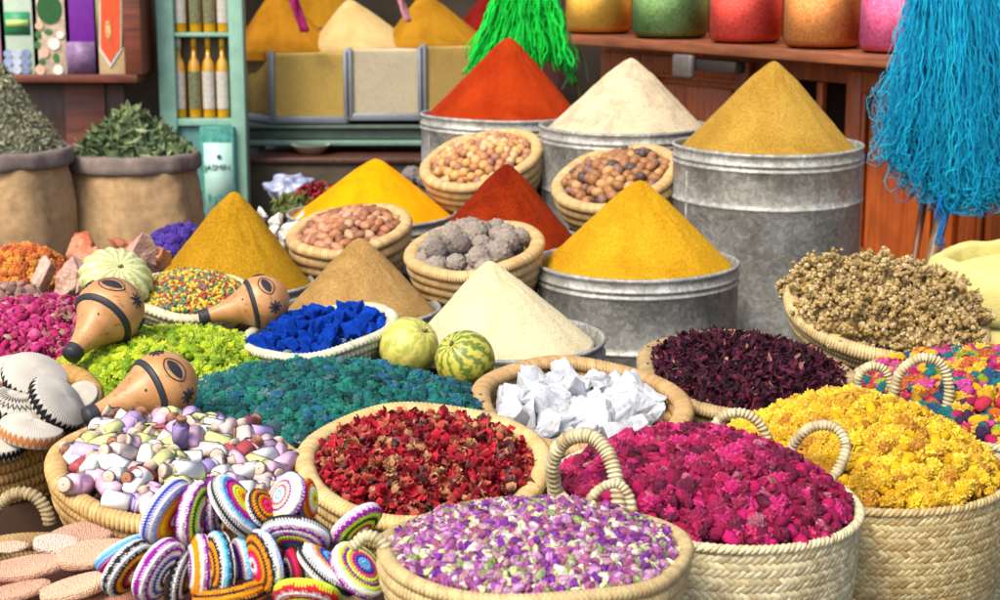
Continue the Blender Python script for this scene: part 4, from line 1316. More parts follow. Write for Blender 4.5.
sack('tall burlap sack of grey-green dried herb at the left edge', -4, 152, 72, 7.6, .72, 'pale_herb', 'steep heap of pale grey-green dried herb in the left sack', [cl('#b8b890'), cl('#c8c4a0'), cl('#989a74')], [3, 2, 2], .40, size=.016, d=.015)
sack('lower burlap sack of green dried leaves beside the bottle shelf', 134, 156, 64, 7.9, .72, 'green_leaves', 'loose heap of green dried leaves in the lower burlap sack', [cl('#7a9060'), cl('#9cac70'), cl('#607850'), cl('#b0bc8c')], [4, 3, 2, 1], .22, size=.042, d=.034)
# yellow woven sack on the right
YS = mat_plain('yellow_woven_plastic', cl('#c9bf74'), .6, .3, 0, 160, .22, .4, .003)
c = P(1046, 290, 4.9); R = 104 * mpp(1046, 290, 4.9)
t = thing('woven_sack', 'pale yellow woven plastic sack with folded top at the right edge', 'sack', Matrix.Translation(c))
pz = [(R * .98, .05), (R * .99, .0), (R * .97, -.05)] + [(R * (1 + .06 * math.sin(k / 9 * PI)), -.05 - .42 * k / 10) for k in range(1, 11)] + [(R * .6, -.49), (.01, -.5)]
obj('sack_body', folded_cloth(pz, 96, .04, 3, 5), YS, t)
obj('folded_top', folded_cloth([(R * .88, .03), (R * .9, .085), (R * .97, .1), (R * 1.06, .085), (R * 1.11, .04), (R * 1.12, -.03), (R * 1.1, -.06), (R * 1.05, -.065)], 96, .09, 8, 4), YS, t)
SUPPORT.append((c.x, c.y, c.z - .5, R))
obj('covering_flap', folded_cloth([(R * (1.06 - k * .08), .03 + .075 * math.sin(k / 13 * 1.6)) for k in range(13)] + [(.01, .105)], 96, .07, 11, 3), YS, t)
heap('dark_green_herb', 'dark green dried herb at the mouth of the pale yellow sack', 'herbs', Matrix.Translation(c + Vector((.0, -.02, .09))), R * .42, .07, LEAF, .02, .018, [cl('#3c4c34'), cl('#5a6444')], [3, 2], FLOWER, 1.4, .05, layers=2)

# ------------------------------------------------------------------ yarn hanks
def hank(label, name, paths_fn, nst, rad, pal, w, seg=46):
    ms = []
    cols = pick(pal, w, nst, .15)
    for k in range(nst):
        p = paths_fn(k, seg)
        t = tube(p, rad * rng.uniform(.8, 1.25), 4).col(cols[k])
        ms.append(t)
    return join(ms)
def blue_path(k, seg):
    Y0 = 5.9
    top = rng.uniform(-1, 1); dep = rng.uniform(-1, 1)
    u0 = 955 + top * 28; dy = dep * .1
    ub = 962 + (top + rng.uniform(-.25, .25)) * 72
    vb = 214 - 62 * abs(top) ** 2.2 - abs(rng.normal()) * 32
    q = rng.uniform(0, 60)
    pts = []
    loop = rng.random() < .6
    for i in range(seg):
        t = i / (seg - 1)
        e = min(1, t * 1.25)
        u = u0 + (ub - u0) * (e ** .75); v = -60 + (vb + 60) * e
        wob = (4 + 14 * e * e)
        u += wob * mn.noise(Vector((q, t * 5, 0))) + 9 * e * mn.noise(Vector((q, t * 18, 3)))
        v += 9 * e * mn.noise(Vector((q, t * 16, 7)))
        if t > .8 and loop:
            f = (t - .8) / .2
            u += math.sin(f * PI) * 10 * (1 if (k % 2) else -1); v += -26 * f + 12 * math.sin(f * PI)
        y = Y0 + dy * (.4 + .8 * math.sin(e * 2.4)) + .03 * mn.noise(Vector((q, t * 6, 11)))
        pts.append(list(P(u, v, y)))
    return pts
tag(obj('yarn_hank', hank('', '', blue_path, 1050, .0015, [cl('#12a4cc'), cl('#0e8cbc'), cl('#20bcdc'), cl('#0a749c')], [4, 3, 3, 1], 60), YARN), 'large tangled hank of turquoise blue yarn hanging at the right', 'yarn')
ms = []
for k in range(5):
    a = [list(P(938 + k * 1.2 + 3 * math.sin(i * .5 + k), 195 + i * (2.2 if k < 4 else 3.3), 5.8)) for i in range(24)]
    ms.append(tube(a, .0028, 5).col(cl('#0a6cb0')))
tag(obj('yarn_end', join(ms), YARN), 'loose blue yarn end dangling below the hank over the sticks', 'yarn')
def green_path(k, seg):
    s = rng.uniform(0, 1); dep = rng.uniform(-1, 1)
    u0 = 512 + s * 32; v0 = -60
    ub = 468 + s * 108 + rng.uniform(-6, 6); vb = 66 + 22 * math.sin(s * 6) + s * 20 + rng.uniform(-22, 8)
    q = rng.uniform(0, 60); pts = []
    for i in range(seg):
        t = i / (seg - 1)
        e = t
        u = u0 + (ub - u0) * e ** 1.3 + (3 + 7 * e) * mn.noise(Vector((q, t * 4, 0))); v = v0 + (vb - v0) * e
        u += 3 * mn.noise(Vector((q, t * 15, 4)))
        y = 7.6 + dep * .07 + .02 * mn.noise(Vector((q, t * 6, 11)))
        pts.append(list(P(u, v, y)))
    return pts
tag(obj('yarn_hank', hank('', '', green_path, 420, .0034, [cl('#12c83c'), cl('#0ea832'), cl('#22e050')], [4, 2, 3], 36), YARN), 'bright neon green yarn hank hanging behind the paprika cone', 'yarn')
def grey_leaf(k):
    pass
ms = []
for k in range(7):
    a = LEAF[k % 5].cp().sc((.09, .11, .09)).mat(Matrix.Rotation(1.35 + .12 * (k % 3), 4, 'Y')).col(cl('#6a7a5c') if k % 2 else cl('#7c7c4a'))
    p = P(566 + 6 * (k % 4), 52 + 11 * (k // 2), 7.9)
    ms.append(a.mv(list(p)))
tag(obj('dried_pods', join(ms), FLOWER), 'bunch of grey-green dried pods hanging under the jar shelf', 'dried pods')

# ------------------------------------------------------------------ sticks
for (u0, v0, u1, v1, r, Y, hx, lab) in [(926, 188, 908, 300, .014, 6.1, '#8a5030', 'thin reddish wooden stick leaning behind the tan flowers'), (948, 192, 922, 300, .024, 6.0, '#8c6c44', 'thick weathered wooden pole leaning beneath the blue yarn')]:
    a = P(u0, v0, Y); b = P(u1, v1, Y - .2)
    d = (b - a).normalized(); b2 = a + d * ((a.z - .02) / max(.05, -d.z)); a2 = a - d * .5
    pts = [list(a2 + (b2 - a2) * (k / 14)) for k in range(15)]
    tag(obj('wooden_stick', tube(pts, r, 12), mat_wood('stick_wood_' + str(u0), cl(hx), cl(hx) * .6)), lab, 'stick')

# ------------------------------------------------------------------ oblique cabinet, shelf and jars
A = P(525, 30, 8.8); B_ = P(905, 53, 6.6)
dirv = Vector((B_.x - A.x, B_.y - A.y, 0)); DL = dirv.length; dirv.normalize()
nv = Vector((-dirv.y, dirv.x, 0)) * -1           # facing viewer-left
if nv.dot(CAM - A) < 0: nv = -nv
zsh = A.z
CM = Matrix(((dirv.x, -nv.x, 0, A.x), (dirv.y, -nv.y, 0, A.y), (0, 0, 1, 0), (0, 0, 0, 1)))   # local x along, y into cabinet
def along(u):
    """local x on the cabinet line seen at column u"""
    k = (u - 500) / FPX / ray(u, 40).y
    # A.x + s*dx = k*(A.y + s*dy)
    return (k * A.y - A.x) / (dirv.x - k * dirv.y)
RW = mat_wood('red_brown_wood', cl('#c86428'), cl('#9c4418'), 'Z', 6, .4)
RWH = mat_wood('red_brown_shelf_wood', cl('#9a5a38'), cl('#6c3820'), 'X', 6, .45)
cab = thing('wooden_cabinet', 'long red-brown panelled wooden cabinet behind the drums', 'cabinet', CM)
XE = along(1000) + 1.6
obj('carcass', box(.25, .30, 0, XE, .8, zsh - .001, .004), RW, cab)
def cab_door(x0, x1):
    z0, z1 = .12, zsh - .10
    fr = .085
    d = obj('door', join([box(x0, .262, z0, x0 + fr, .298, z1, .003), box(x1 - fr, .262, z0, x1, .298, z1, .003),
                          box(x0 + fr - .001, .264, z0, x1 - fr + .001, .298, z0 + fr, .003), box(x0 + fr - .001, .264, z1 - fr, x1 - fr + .001, .298, z1, .003)]), RW, cab)
    m_ = .022
    X0, X1, Z0, Z1 = x0 + fr, x1 - fr, z0 + fr, z1 - fr
    obj('moulding', join([box(X0, .268, Z0, X0 + m_, .29, Z1, .006), box(X1 - m_, .268, Z0, X1, .29, Z1, .006), box(X0, .27, Z0, X1, .29, Z0 + m_, .006), box(X0, .27, Z1 - m_, X1, .29, Z1, .006)]), RW, d)
    obj('panel', box(X0 + .045, .272, Z0 + .045, X1 - .045, .289, Z1 - .045, .008), RW, d)
    return d
xs = [along(598), along(708), along(802), along(905), XE - .9]
cab_door(.30, xs[0] - .01)
cab_door(xs[0], xs[1] - .02)
cab_door(xs[2], xs[2] + .62)
cab_door(xs[2] + .65, xs[2] + 1.3); cab_door(xs[2] + 1.34, xs[2] + 2.0)
obj('gap_shade_board', box(xs[1], .285, .3, xs[2] - .02, .298, zsh - .16, .002), mat_plain('recess_shade', cl('#1c100a'), .9, .1), cab)  # solid dark board; its colour paints the shade inside the gap
for k in range(3):
    x = xs[1] + (xs[2] - xs[1]) * (.12 + .3 * k)
    obj('slat', box(x, .25, .3, x + .035, .283, zsh - .16, .004), RW, cab)
# shelf
sh = thing('jar_shelf', 'brown wooden shelf with upright post carrying large spice jars', 'shelf', CM)
obj('shelf_board', box(-.02, -.12, zsh - .045, XE, .75, zsh, .005), RWH, sh)
obj('post', box(-.02, -.118, zsh + .001, .06, -.03, zsh + .75, .004), RWH, sh)
obj('back_post', box(.17, .5, zsh + .001, .24, .56, zsh + .75, .004), RWH, sh)
obj('back_board', box(-.02, .70, zsh + .001, XE, .74, zsh + .75, .003), RW, sh)
# metal bracket
c = along(708)
br = thing('metal_bracket', 'grey metal bracket plate fixed under the jar shelf edge', 'bracket', CM)
obj('plate', box(c - .085, -.135, zsh - .155, c + .045, -.10, zsh - .052, .012), mat_plain('worn_steel', cl('#6c645e'), .5, .4, .4), br)
obj('arm', box(c - .02, -.101, zsh - .12, c + .30, -.04, zsh - .07, .004), mat_plain('dark_iron', cl('#3a322c'), .6, .4, .5), br)
# jars
jars = [(585, 34, '#f09820', '#ffc850', 'orange spice', 'glass jar of orange spice granules beside the shelf post'),
        (656, 39, '#4c7a3c', '#8ca864', 'green', 'glass jar of dark green dried herb on the shelf'),
        (731, 37, '#e02028', '#f86048', 'red', 'glass jar of bright red granules on the shelf'),
        (809, 41, '#e06828', '#f8a858', 'rust', 'glass jar of rusty orange granules on the shelf'),
        (884, 40, '#f03070', '#ff80a8', 'pink', 'glass jar of hot pink granules at the right end of the shelf')]
for u, hw, hx, hx2, nm, lab in jars:
    x = along(u); Yw = (CM @ Vector((x, .08, 0))).y
    rj = hw * mpp(u, 20, Yw) * 1.0
    t = thing('glass_jar', lab, 'jar', CM @ Matrix.Translation((x, .08, zsh)), 'large glass spice jars on the shelf')
    hj = .30
    pr = [(.001, .002), (rj * .78, .002), (rj * .92, .012), (rj, .04), (rj, hj * .8), (rj * .85, hj * .93), (rj * .8, hj), (rj * .8, hj + .02)]
    obj('glass_wall', lathe(pr, 64), GLASS, t)
    pm = newmat('jar_filling_' + nm); m_, nt, b = pm
    n1 = noise_node(nt, 110, 3, .7); r1 = ramp(nt, n1.outputs['Fac'], [(.35, cl(hx)), (.5, (cl(hx) + cl(hx2)) * .62), (.66, np.minimum(cl(hx2) * 1.25, .95))])
    nt.links.new(r1.outputs['Color'], b.inputs['Base Color']); b.inputs['Roughness'].default_value = .8
    bump(nt, b, n1.outputs['Fac'], .8, .006)
    obj('granules', lathe([(.001, .008), (rj * .78, .009), (rj * .9, .017), (rj * .975, .043), (rj * .975, hj * .74), (.001, hj * .78)], 56), m_, t)
    obj('lid', lathe([(.001, hj + .045), (rj * .8, hj + .045), (rj * .86, hj + .038), (rj * .86, hj + .005), (rj * .8, hj)], 48), ALU, t)

# ------------------------------------------------------------------ left background: shelf of boxes, bottle cabinet, display cases
def pbox(u0, v0, u1, v1, Y, dep, bev=.003):
    a = P(u0, v1, Y); b = P(u1, v0, Y)
    return box(a.x, Y, a.z, b.x, Y + dep, b.z, bev)
WL = mat_wood('brown_shelf_wood', cl('#7c3c24'), cl('#4e2212'), 'X', 5, .5)
YB = 9.0
ws = thing('wall_shelf', 'reddish brown wooden wall shelf holding four product boxes', 'shelf', Matrix.Identity(4))
obj('shelf_board', pbox(-60, 75, 137, 83, YB - .1, .34), WL, ws)
obj('side_board', pbox(125, -60, 137, 74.6, YB - .1, .34), WL, ws)
obj('back_board', pbox(-60, -60, 124.6, 74.6, YB + .2, .03), WL, ws)
obj('lower_panel', pbox(-60, 83.3, 124, 215, YB + .12, .03), DARKWOOD, ws)
obj('batten', pbox(70, 83.3, 104, 215, YB + .09, .027), WL, ws)
def patch(u0, v0, u1, v1, Y, mat, name, parent): return obj(name, pbox(u0, v0, u1, v1, Y, .003, 0), mat, parent)
def mp(nm, hx, **k): return mat_plain(nm, np.minimum(cl(hx) * 1.25, .85), k.get('rough', .5), .4, 0, k.get('ns', 30), k.get('var', .25), .05)
def ellp(u, v, a, b, Y, mat, name, parent, n=28):
    c = P(u, v, Y); s = mpp(u, v, Y)
    V = [(c.x + a * s * math.cos(t), Y, c.z + b * s * math.sin(t)) for t in np.linspace(0, 2 * PI, n, endpoint=False)]
    V += [(x, Y + .003, z) for x, _, z in V]
    L, S = faces([list(range(n)), list(range(n, 2 * n))[::-1]] + [[i, n + i, n + (i + 1) % n, (i + 1) % n] for i in range(n)])
    return obj(name, Msh(V, L, S), mat, parent, smooth=False)
YX = YB - .06
b0 = thing('product_box', 'pink-edged product box cut off at the left edge of the shelf', 'box', Matrix.Identity(4))
obj('carton', pbox(-36, -40, 1.5, 74.6, YX, .09), mp('pink_card', '#a87888'), b0)
b1 = thing('product_box', 'pale green product box with green band and bluish flower print', 'box', Matrix.Identity(4))
obj('carton', pbox(2, -40, 34, 74.6, YX, .09), mp('pale_green_card', '#9cab98', var=.1), b1)
patch(5, 12, 29, 35, YX - .005, mp('green_band', '#2c7c50'), 'printed_band', b1)
patch(6, 20, 28, 27, YX - .009, mp('band_text', '#9cb464', ns=120), 'printed_line', b1)
for k in range(9): ellp(8 + (k % 3) * 9, 54 + (k // 3) * 8, 4.6, 4.2, YX - .005 - .0008 * k, mp('blue_flower_%d' % k, ['#8494ac', '#a4acb8', '#6c7c98'][k % 3], ns=60, var=.4), 'printed_flower', b1)
b2 = thing('product_box', 'flower-patterned product box with a dark green disc', 'box', Matrix.Identity(4))
obj('carton', pbox(34.6, -40, 66.5, 74.6, YX, .09), mp('cream_floral', '#b4a088', ns=18, var=.5), b2)
ellp(49, 9, 12.5, 15, YX - .005, mp('dark_green_print', '#1c4c20'), 'printed_disc', b2)
for k, (u, v, a_, b_) in enumerate([(38, 35, 3, 4), (48, 32, 4, 3), (37, 45, 3, 4), (56, 58, 3, 5), (42, 62, 3, 3)]): ellp(u, v, a_, b_, YX - .005, mp('leaf_print_%d' % k, '#30602c'), 'printed_leaf', b2)
for k, (u, v, a_) in enumerate([(54, 44, 6), (44, 53, 5), (60, 35, 4), (40, 70, 5), (58, 70, 5), (39, 26, 4)]): ellp(u, v, a_, a_, YX - .008, mp('petal_print_%d' % k, ['#cfc4b8', '#c09c84'][k % 2], ns=60, var=.35), 'printed_flower', b2)
b3 = thing('product_box', 'deep purple product box with greyish lower print', 'box', Matrix.Identity(4))
obj('carton', pbox(67, -40, 95, 74.6, YX, .09), mp('purple_card', '#5c0c78', var=.2), b3)
patch(67.5, 42, 94.5, 74, YX - .005, mp('lavender_print', '#75597c', ns=25, var=.5), 'printed_field', b3)
b4 = thing('product_box', 'cream product box with an orange pointed arch print', 'box', Matrix.Identity(4))
obj('carton', pbox(96, -40, 124, 74.6, YX, .09), mp('cream_card', '#a8946c', var=.15), b4)
patch(97.2, -10, 100, 47, YX - .004, mp('olive_stripe', '#6c6a34'), 'printed_stripe', b4); patch(120.5, -10, 123.3, 47, YX - .004, bpy.data.materials['olive_stripe'], 'printed_stripe', b4)
def archp(u0, u1, v0, v1, vt, Y, mat, name, parent):
    pts = [(u0, v0), (u1, v0), (u1, v1), ((u0 + u1) / 2, vt), (u0, v1)]
    V = [list(P(u, v, Y)) for u, v in pts]; V = [(a[0], Y, a[2]) for a in V]; V += [(x, Y + .002, z) for x, _, z in V]
    L, S = faces([[0, 1, 2, 3, 4], [9, 8, 7, 6, 5]] + [[i, 5 + i, 5 + (i + 1) % 5, (i + 1) % 5] for i in range(5)])
    return obj(name, Msh(V, L, S), mat, parent, smooth=False)
archp(99, 121.5, 0, 50, 68, YX - .007, mp('white_arch', '#b8b0a4'), 'printed_arch', b4)
archp(100.5, 120, -4, 48, 63, YX - .010, mp('orange_arch', '#b8441c', var=.15), 'printed_arch', b4)
ellp(108, 30, 3, 9, YX - .014, mp('figure_print', '#b89060', ns=50, var=.6), 'printed_motif', b4)

# bottle cabinet
yc = 9.1
bc = thing('bottle_cabinet', 'mint green painted cabinet with shelves of yellow oil bottles', 'cabinet', Matrix.Identity(4))
obj('side_post', pbox(165, -60, 170, 240, yc, .14), PAINT_GREEN, bc); obj('side_post', pbox(235, -60, 240, 240, yc, .12), PAINT_GREEN, bc)
obj('shelf', pbox(173.8, 33, 233.7, 37, yc + .01, .13), PAINT_GREEN, bc); obj('shelf', pbox(173.8, 119, 233.7, 126, yc + .01, .13), PAINT_GREEN, bc)
obj('back_panel', pbox(173.8, -60, 233.7, 118.7, yc + .15, .02), mp('cabinet_back', '#6c5c4c'), bc)
obj('lower_panel', pbox(173.8, 126.3, 233.7, 240, yc + .04, .02), mat_plain('mint_panel', cl('#4c8078'), .5, .4, 0, 60, .3, .05), bc)
# bottles
OIL = mat_plain('yellow_oil', cl('#c89208'), .15, .6, 0, 6, .25, 0); OIL.node_tree.nodes['Principled BSDF'].inputs['Coat Weight'].default_value = .8
LBL = [mp('paper_label_grey', '#aaa69a', ns=90, var=.4), mp('paper_label_green', '#6c6c4c', ns=60, var=.6)]
def bottle(u, v0, v1, lbl, cork):
    # v0 base, v1 top
    s = mpp(u, v0, yc + .05)
    base = P(u, v0, yc + .07); hb = (v0 - v1) * s; r = 6.3 * s
    kinds = {0: 'white cap', 1: 'gold cap'}
    t = thing('oil_bottle', '', 'bottle', Matrix.Translation(base), 'yellow oil bottles in the mint cabinet')
    pr = [(.001, 0), (r * .92, 0), (r, .01), (r, hb * .62), (r * .8, hb * .70), (r * .36, hb * .76), (r * .32, hb * .86), (.001, hb * .86)]
    obj('glass_body', lathe(pr, 28), OIL, t)
    obj('cap', lathe([(r * .3, hb * .86), (r * .4, hb * .86), (r * .42, hb * .99), (r * .3, hb), (.001, hb)], 20), mp('cap_gold', '#c89c2c') if cork else mp('cap_white', '#b8b8a8'), t)
    th = np.linspace(-PI / 2 - 1.0, -PI / 2 + 1.0, 12); zz = np.linspace(hb * .12, hb * .58, 4)
    V = [((r + .003) * math.cos(a), (r + .003) * math.sin(a), z) for z in zz for a in th]
    obj('paper_label', Msh(V, *grid_faces(12, 4)), LBL[lbl], t)
    return t
for i, u in enumerate((181, 196, 210, 224)):
    wh = ['first', 'second', 'third', 'fourth'][i]
    t = bottle(u, 118, 38, (0, 1, 0, 0)[i], i > 0); t['label'] = '%s yellow oil bottle from the left on the middle cabinet shelf, %s' % (wh, 'gold cap' if i else 'clear top')
    t = bottle(u, 32.6, -46, (0, 1, 1, 0)[i], 1); t['label'] = '%s yellow oil bottle from the left on the upper cabinet shelf' % wh
# jasmine packet
pk = thing('herb_packet', 'mint coloured packet with floral top and pale label reading JASMIN', 'packet', Matrix.Identity(4))
obj('packet_body', pbox(203, 127, 233.5, 232, yc - .04, .06), mp('teal_floral', '#3c8478', ns=40, var=.55), pk)
patch(206, 143, 232, 215, yc - .045, mp('pale_mint_label', '#8fb0a4', var=.08), 'label_sheet', pk)
cu = bpy.data.curves.new('lettering', 'FONT'); cu.body = 'JASMIN'; cu.size = 8.2 * mpp(219, 165, yc); cu.align_x = 'CENTER'; cu.extrude = .001
cu.materials.append(mp('dark_print', '#2c4c44'))
lt0 = bpy.data.objects.new('lettering_source', cu)
me = bpy.data.meshes.new_from_object(lt0); bpy.data.objects.remove(lt0)
lt = bpy.data.objects.new('lettering', me); COL.objects.link(lt); lt.parent = pk
lt.matrix_basis = Matrix.Translation(Vector((P(219, 169, yc).x, yc - .05, P(219, 169, yc).z))) @ Matrix.Rotation(PI / 2, 4, 'X')
ellp(219, 157, 2.4, 2.2, yc - .05, bpy.data.materials['dark_print'], 'emblem', pk)
for k in range(5): ellp(209 + k * 5, 198 + 3 * (k % 2), 1.6, 4, yc - .05, bpy.data.materials['teal_floral'], 'printed_leaf', pk)

# display cases with powder behind plastic
yd = 9.6
CLR = mat_glass('clear_plastic', (.98, .98, .97), .2, 1.2)
def case(label, plan, v0, v1, pm, apex, clab, R, fcol, cu_=300):
    """plan: list of (u, dY) corners seen from above at depth yd"""
    zb = P(300, v1, yd).z; zt = P(300, v0, yd).z
    pts = [(P(u, v1, yd + dy).x, yd + dy) for u, dy in plan]
    t = thing('display_case', label, 'display case', Matrix.Identity(4), 'framed powder cases on the green table')
    n = len(pts)
    cx = sum(p[0] for p in pts) / n; cy = sum(p[1] for p in pts) / n
    def prism(k, z0, z1):
        V = [(cx + (x - cx) * k, cy + (y - cy) * k, z) for z in (z0, z1) for x, y in pts]
        L, S = faces([list(range(n))[::-1], list(range(n, 2 * n))] + [[i, (i + 1) % n, n + (i + 1) % n, n + i] for i in range(n)])
        return Msh(V, L, S)
    obj('plastic_walls', prism(1.0, zb, zt), CLR, t, smooth=False)
    fr = []
    for i in range(n):
        x, y = pts[i]; fr.append(box(x - .016, y - .016, zb, x + .016, y + .016, zt + .004, .003))
        x2, y2 = pts[(i + 1) % n]; d = Vector((x2 - x, y2 - y, 0)); L_ = d.length; ang = math.atan2(d.y, d.x)
        for z in (zb,): fr.append(box(0, -.014, -.02, L_, .014, .02, .003).mat(Matrix.Translation((x, y, z)) @ Matrix.Rotation(ang, 4, 'Z')))
    obj('metal_frame', join(fr), ALU, t)
    fill = prism(.97, zb + .02, zt - .01)
    fm = mat_powder('case_filling_' + str(int(R * 100)) + pm.name, fcol, fcol * .9, 60, .1)
    f = obj('powder_filling', fill, fm, t, smooth=False)
    a = P(apex[0], apex[1], cy)
    a = P(apex[0], apex[1], yd + .37); cxx = P(cu_, v0, yd + .37).x
    o = cone('powder_cone', clab, Matrix.Translation((cxx, yd + .37, zt - .005)), R, a.z - zt + .005, pm, a.x - cxx, 0, 0, .1)
case('first display case with brown powder behind its angled and front panes', [(243, .3), (273, 0), (347, 0), (347, .74), (243, .74)], 52, 120, POW['bg1'], (275, -8), 'blurred brown-orange powder cone on the first display case', .31, cl('#ecc468'), 286)
case('second display case filled with beige powder', [(350, 0), (421, 0), (421, .74), (350, .74)], 48, 117, POW['bg2'], (350, 0), 'blurred beige powder cone on the second display case', .31, cl('#f4e2bc'), 363)
case('third display case filled with dull ochre powder', [(424, 0), (492, 0), (492, .74), (424, .74)], 45, 115, POW['bg3'], (425, -6), 'blurred ochre powder cone on the third display case', .31, cl('#d8b468'), 436)
a = P(505, 40, 10.4)
cone('powder_cone', 'blurred dark red powder cone behind the neon green yarn', Matrix.Translation(a), .36, .42, POW['bg4'])
sd = thing('round_pedestal', 'dark pedestal carrying the dark red powder behind the yarn', 'pedestal', Matrix.Translation((a.x, a.y, 0)))
obj('pedestal_body', lathe([(.36, 0), (.34, .4), (.37, a.z)], 40, cap1=True), DARKWOOD, sd)
a = P(318, 25, 10.5); cone('powder_cone', 'blurred ochre powder cone standing behind the beige one', Matrix.Translation(a), .36, .36, POW['bg3'])
sd = thing('round_pedestal', 'dark pedestal carrying the rear ochre powder cone', 'pedestal', Matrix.Translation((a.x, a.y, 0)))
obj('pedestal_body', lathe([(.36, 0), (.34, .4), (.37, a.z)], 40, cap1=True), DARKWOOD, sd)
# table
tg = mat_plain('dull_green_paint', cl('#4c5e50'), .5, .4, 0, 20, .25, .05)
zt = P(300, 121, yd).z
tb = thing('display_table', 'dull green painted table carrying the framed powder cases', 'table', Matrix.Identity(4))
x0 = P(236, 120, yd).x; x1 = P(500, 120, yd).x
obj('table_top', box(x0, yd - .06, zt - .04, x1, yd + .75, zt - .022, .004), tg, tb)
obj('apron', box(x0 + .02, yd - .03, zt - .10, x1, yd + .7, zt - .048, .004), tg, tb)
obj('lower_rail', box(x0, yd - .055, zt - .135, x1, yd - .02, zt - .105, .006), mat_plain('green_rail', cl('#6c8c7a'), .5, .4, 0, 20, .2, .05), tb)
for x in (x0 + .05, x1 - .05):
    for y in (yd, yd + .65): obj('leg', box(x - .02, y - .02, 0, x + .02, y + .02, zt - .09, .003), tg, tb)
# white plastic chair leg piece / stool
WP = mat_plain('white_plastic', cl('#b8b0a0'), .5, .4, 0, 12, .12, .05)
st = thing('plastic_stool', 'white plastic stool standing under the display table', 'stool', Matrix.Translation((P(350, 150, 9.9).x, 9.95, 0)))
sz = P(350, 146, 9.95).z
obj('seat', box(-.2, -.2, sz - .03, .2, .2, sz, .02), WP, st)
for sx_ in (-1, 1):
    for sy_ in (-1, 1):
        V = []
        for (w, z, o_) in ((.085, sz - .03, .10), (.06, sz - .2, .13), (.035, sz - .42, .165), (.03, 0.0, .19)):
            for dx, dy in ((-w, -.02), (w, -.02), (w, .02), (-w, .02)): V.append((sx_ * o_ + dx, sy_ * o_ + dy, z))
        L, S = grid_faces(4, 4, wrap_u=True); obj('leg', Msh(V, L, S), WP, st)
tag(obj('white_bowl', lathe([(.001, 0), (.06, 0), (.11, .05), (.115, .055), (.1, .05), (.05, .01), (.001, .008)], 32), WP, None, upright(311, 154, 9.5)), 'small white bowl on the low ledge under the table', 'bowl')
lg = thing('low_ledge', 'dim low wooden ledge with clutter under the display table', 'ledge', Matrix.Identity(4))
zz = P(311, 154, 9.5).z
obj('ledge_board', box(-1.5, 9.3, zz - .03, .2, 9.78, zz - .002, .004), DARKWOOD, lg); obj('ledge_front', box(-1.5, 9.32, .0, .2, 9.34, zz - .032, .002), mat_plain('dim_cloth', cl('#4c4438'), .9, .1, 0, 6, .4, .4, .02), lg)
# hanging cloth, and a dark sheet for a shaded gap
def drape(u0, u1, v0, v1, Y, hx, lab, nm='cloth_or_gap_shade', f=5):
    a = P(u0, v0, Y); b = P(u1, v1, Y); V = []
    nx, nz = 40, 24
    for j in range(nz):
        for i in range(nx):
            s = i / (nx - 1); t = j / (nz - 1)
            x = a.x + (b.x - a.x) * (.5 + (s - .5) * (1 - .35 * t)); z = a.z + (b.z - a.z) * t
            V.append((x, Y + .025 * math.sin(s * f * 6.28 + t) + .01 * mn.noise(Vector((s * 4, t * 4, u0))), z + .02 * math.sin(s * 9)))
    m = Msh(V, *grid_faces(nx, nz)); m2 = m.cp().mv((0, .004, 0))
    tag(obj(nm, join([m, m2]), mat_plain('cloth_or_shade_' + str(u0), cl(hx), .9, .1, 0, 30, .2, .2)), lab, 'cloth')
drape(137, 156, -50, 46, 9.3, '#0f6a34', 'dark green cloth hanging beside the box shelf')
drape(148, 160, -50, 150, 9.7, '#16161e', 'nearly black strip standing in for the shaded gap beside the mint cabinet')  # dark sheet painted as the shade of a gap; no cloth hangs here
ms = []
for k in range(6):
    pts = [list(P(283 + 22 * t_ + 3 * math.sin(t_ * 6 + k), -30 + 62 * t_, 9.4 + .01 * k)) for t_ in np.linspace(0, 1, 18)]
    ms.append(tube(pts, .011, 6).col(cl('#b82c6c') if k % 2 else cl('#98205c')))
tag(obj('ribbon', join(ms), YARN), 'pink ribbon hanging between the brown and beige cones', 'ribbon')
ms = []
for k in range(4):
    pts = [list(P(392 + 16 * t_ + 2 * math.sin(t_ * 6 + k), -30 + 52 * t_, 9.4 + .01 * k)) for t_ in np.linspace(0, 1, 18)]
    ms.append(tube(pts, .011, 6).col(cl('#c88890')))
tag(obj('ribbon', join(ms), YARN), 'pale pink ribbon hanging between the beige and ochre cones', 'ribbon')

# ------------------------------------------------------------------ walls, ground, added awning
def wall(name, label, x0, y0, x1, y1, z0, z1, mat, th=.15):
    d = Vector((x1 - x0, y1 - y0, 0)); L_ = d.length
    tag(obj(name, box(0, 0, z0, L_, th, z1, 0), mat, None, Matrix.Translation((x0, y0, 0)) @ Matrix.Rotation(math.atan2(d.y, d.x), 4, 'Z')), label, 'wall')
PL = mat_plain('grey_plaster', cl('#7c7468'), .95, .1, 0, 3, .4, .4, .01)
DK = mat_plain('dark_back_wall', cl('#5c5044'), .95, .1, 0, 3, .4, .4, .01)
wall('plaster_wall', 'greyish plaster wall behind the box shelf and sacks', -5, 9.55, -1.72, 9.55, 0, 3.2, PL)
wall('back_wall', 'dim brown wall at the back of the stall', -1.75, 11.3, 2.6, 11.3, 0, 3.2, DK)
wall('side_wall', 'plaster wall behind the jar shelf', 0.9, 9.9, 6.0, 3.4, 0, 3.2, DK)
aw = thing('added_awning', 'added out-of-view canvas awning that shades the back of the stall', 'awning', Matrix.Identity(4))  # unseen, added to darken the back of the stall
obj('canvas', box(-5, 10.2, 2.75, 3.5, 12.0, 2.8, 0), mat_plain('canvas', cl('#8c7a5c'), .9, .1), aw)
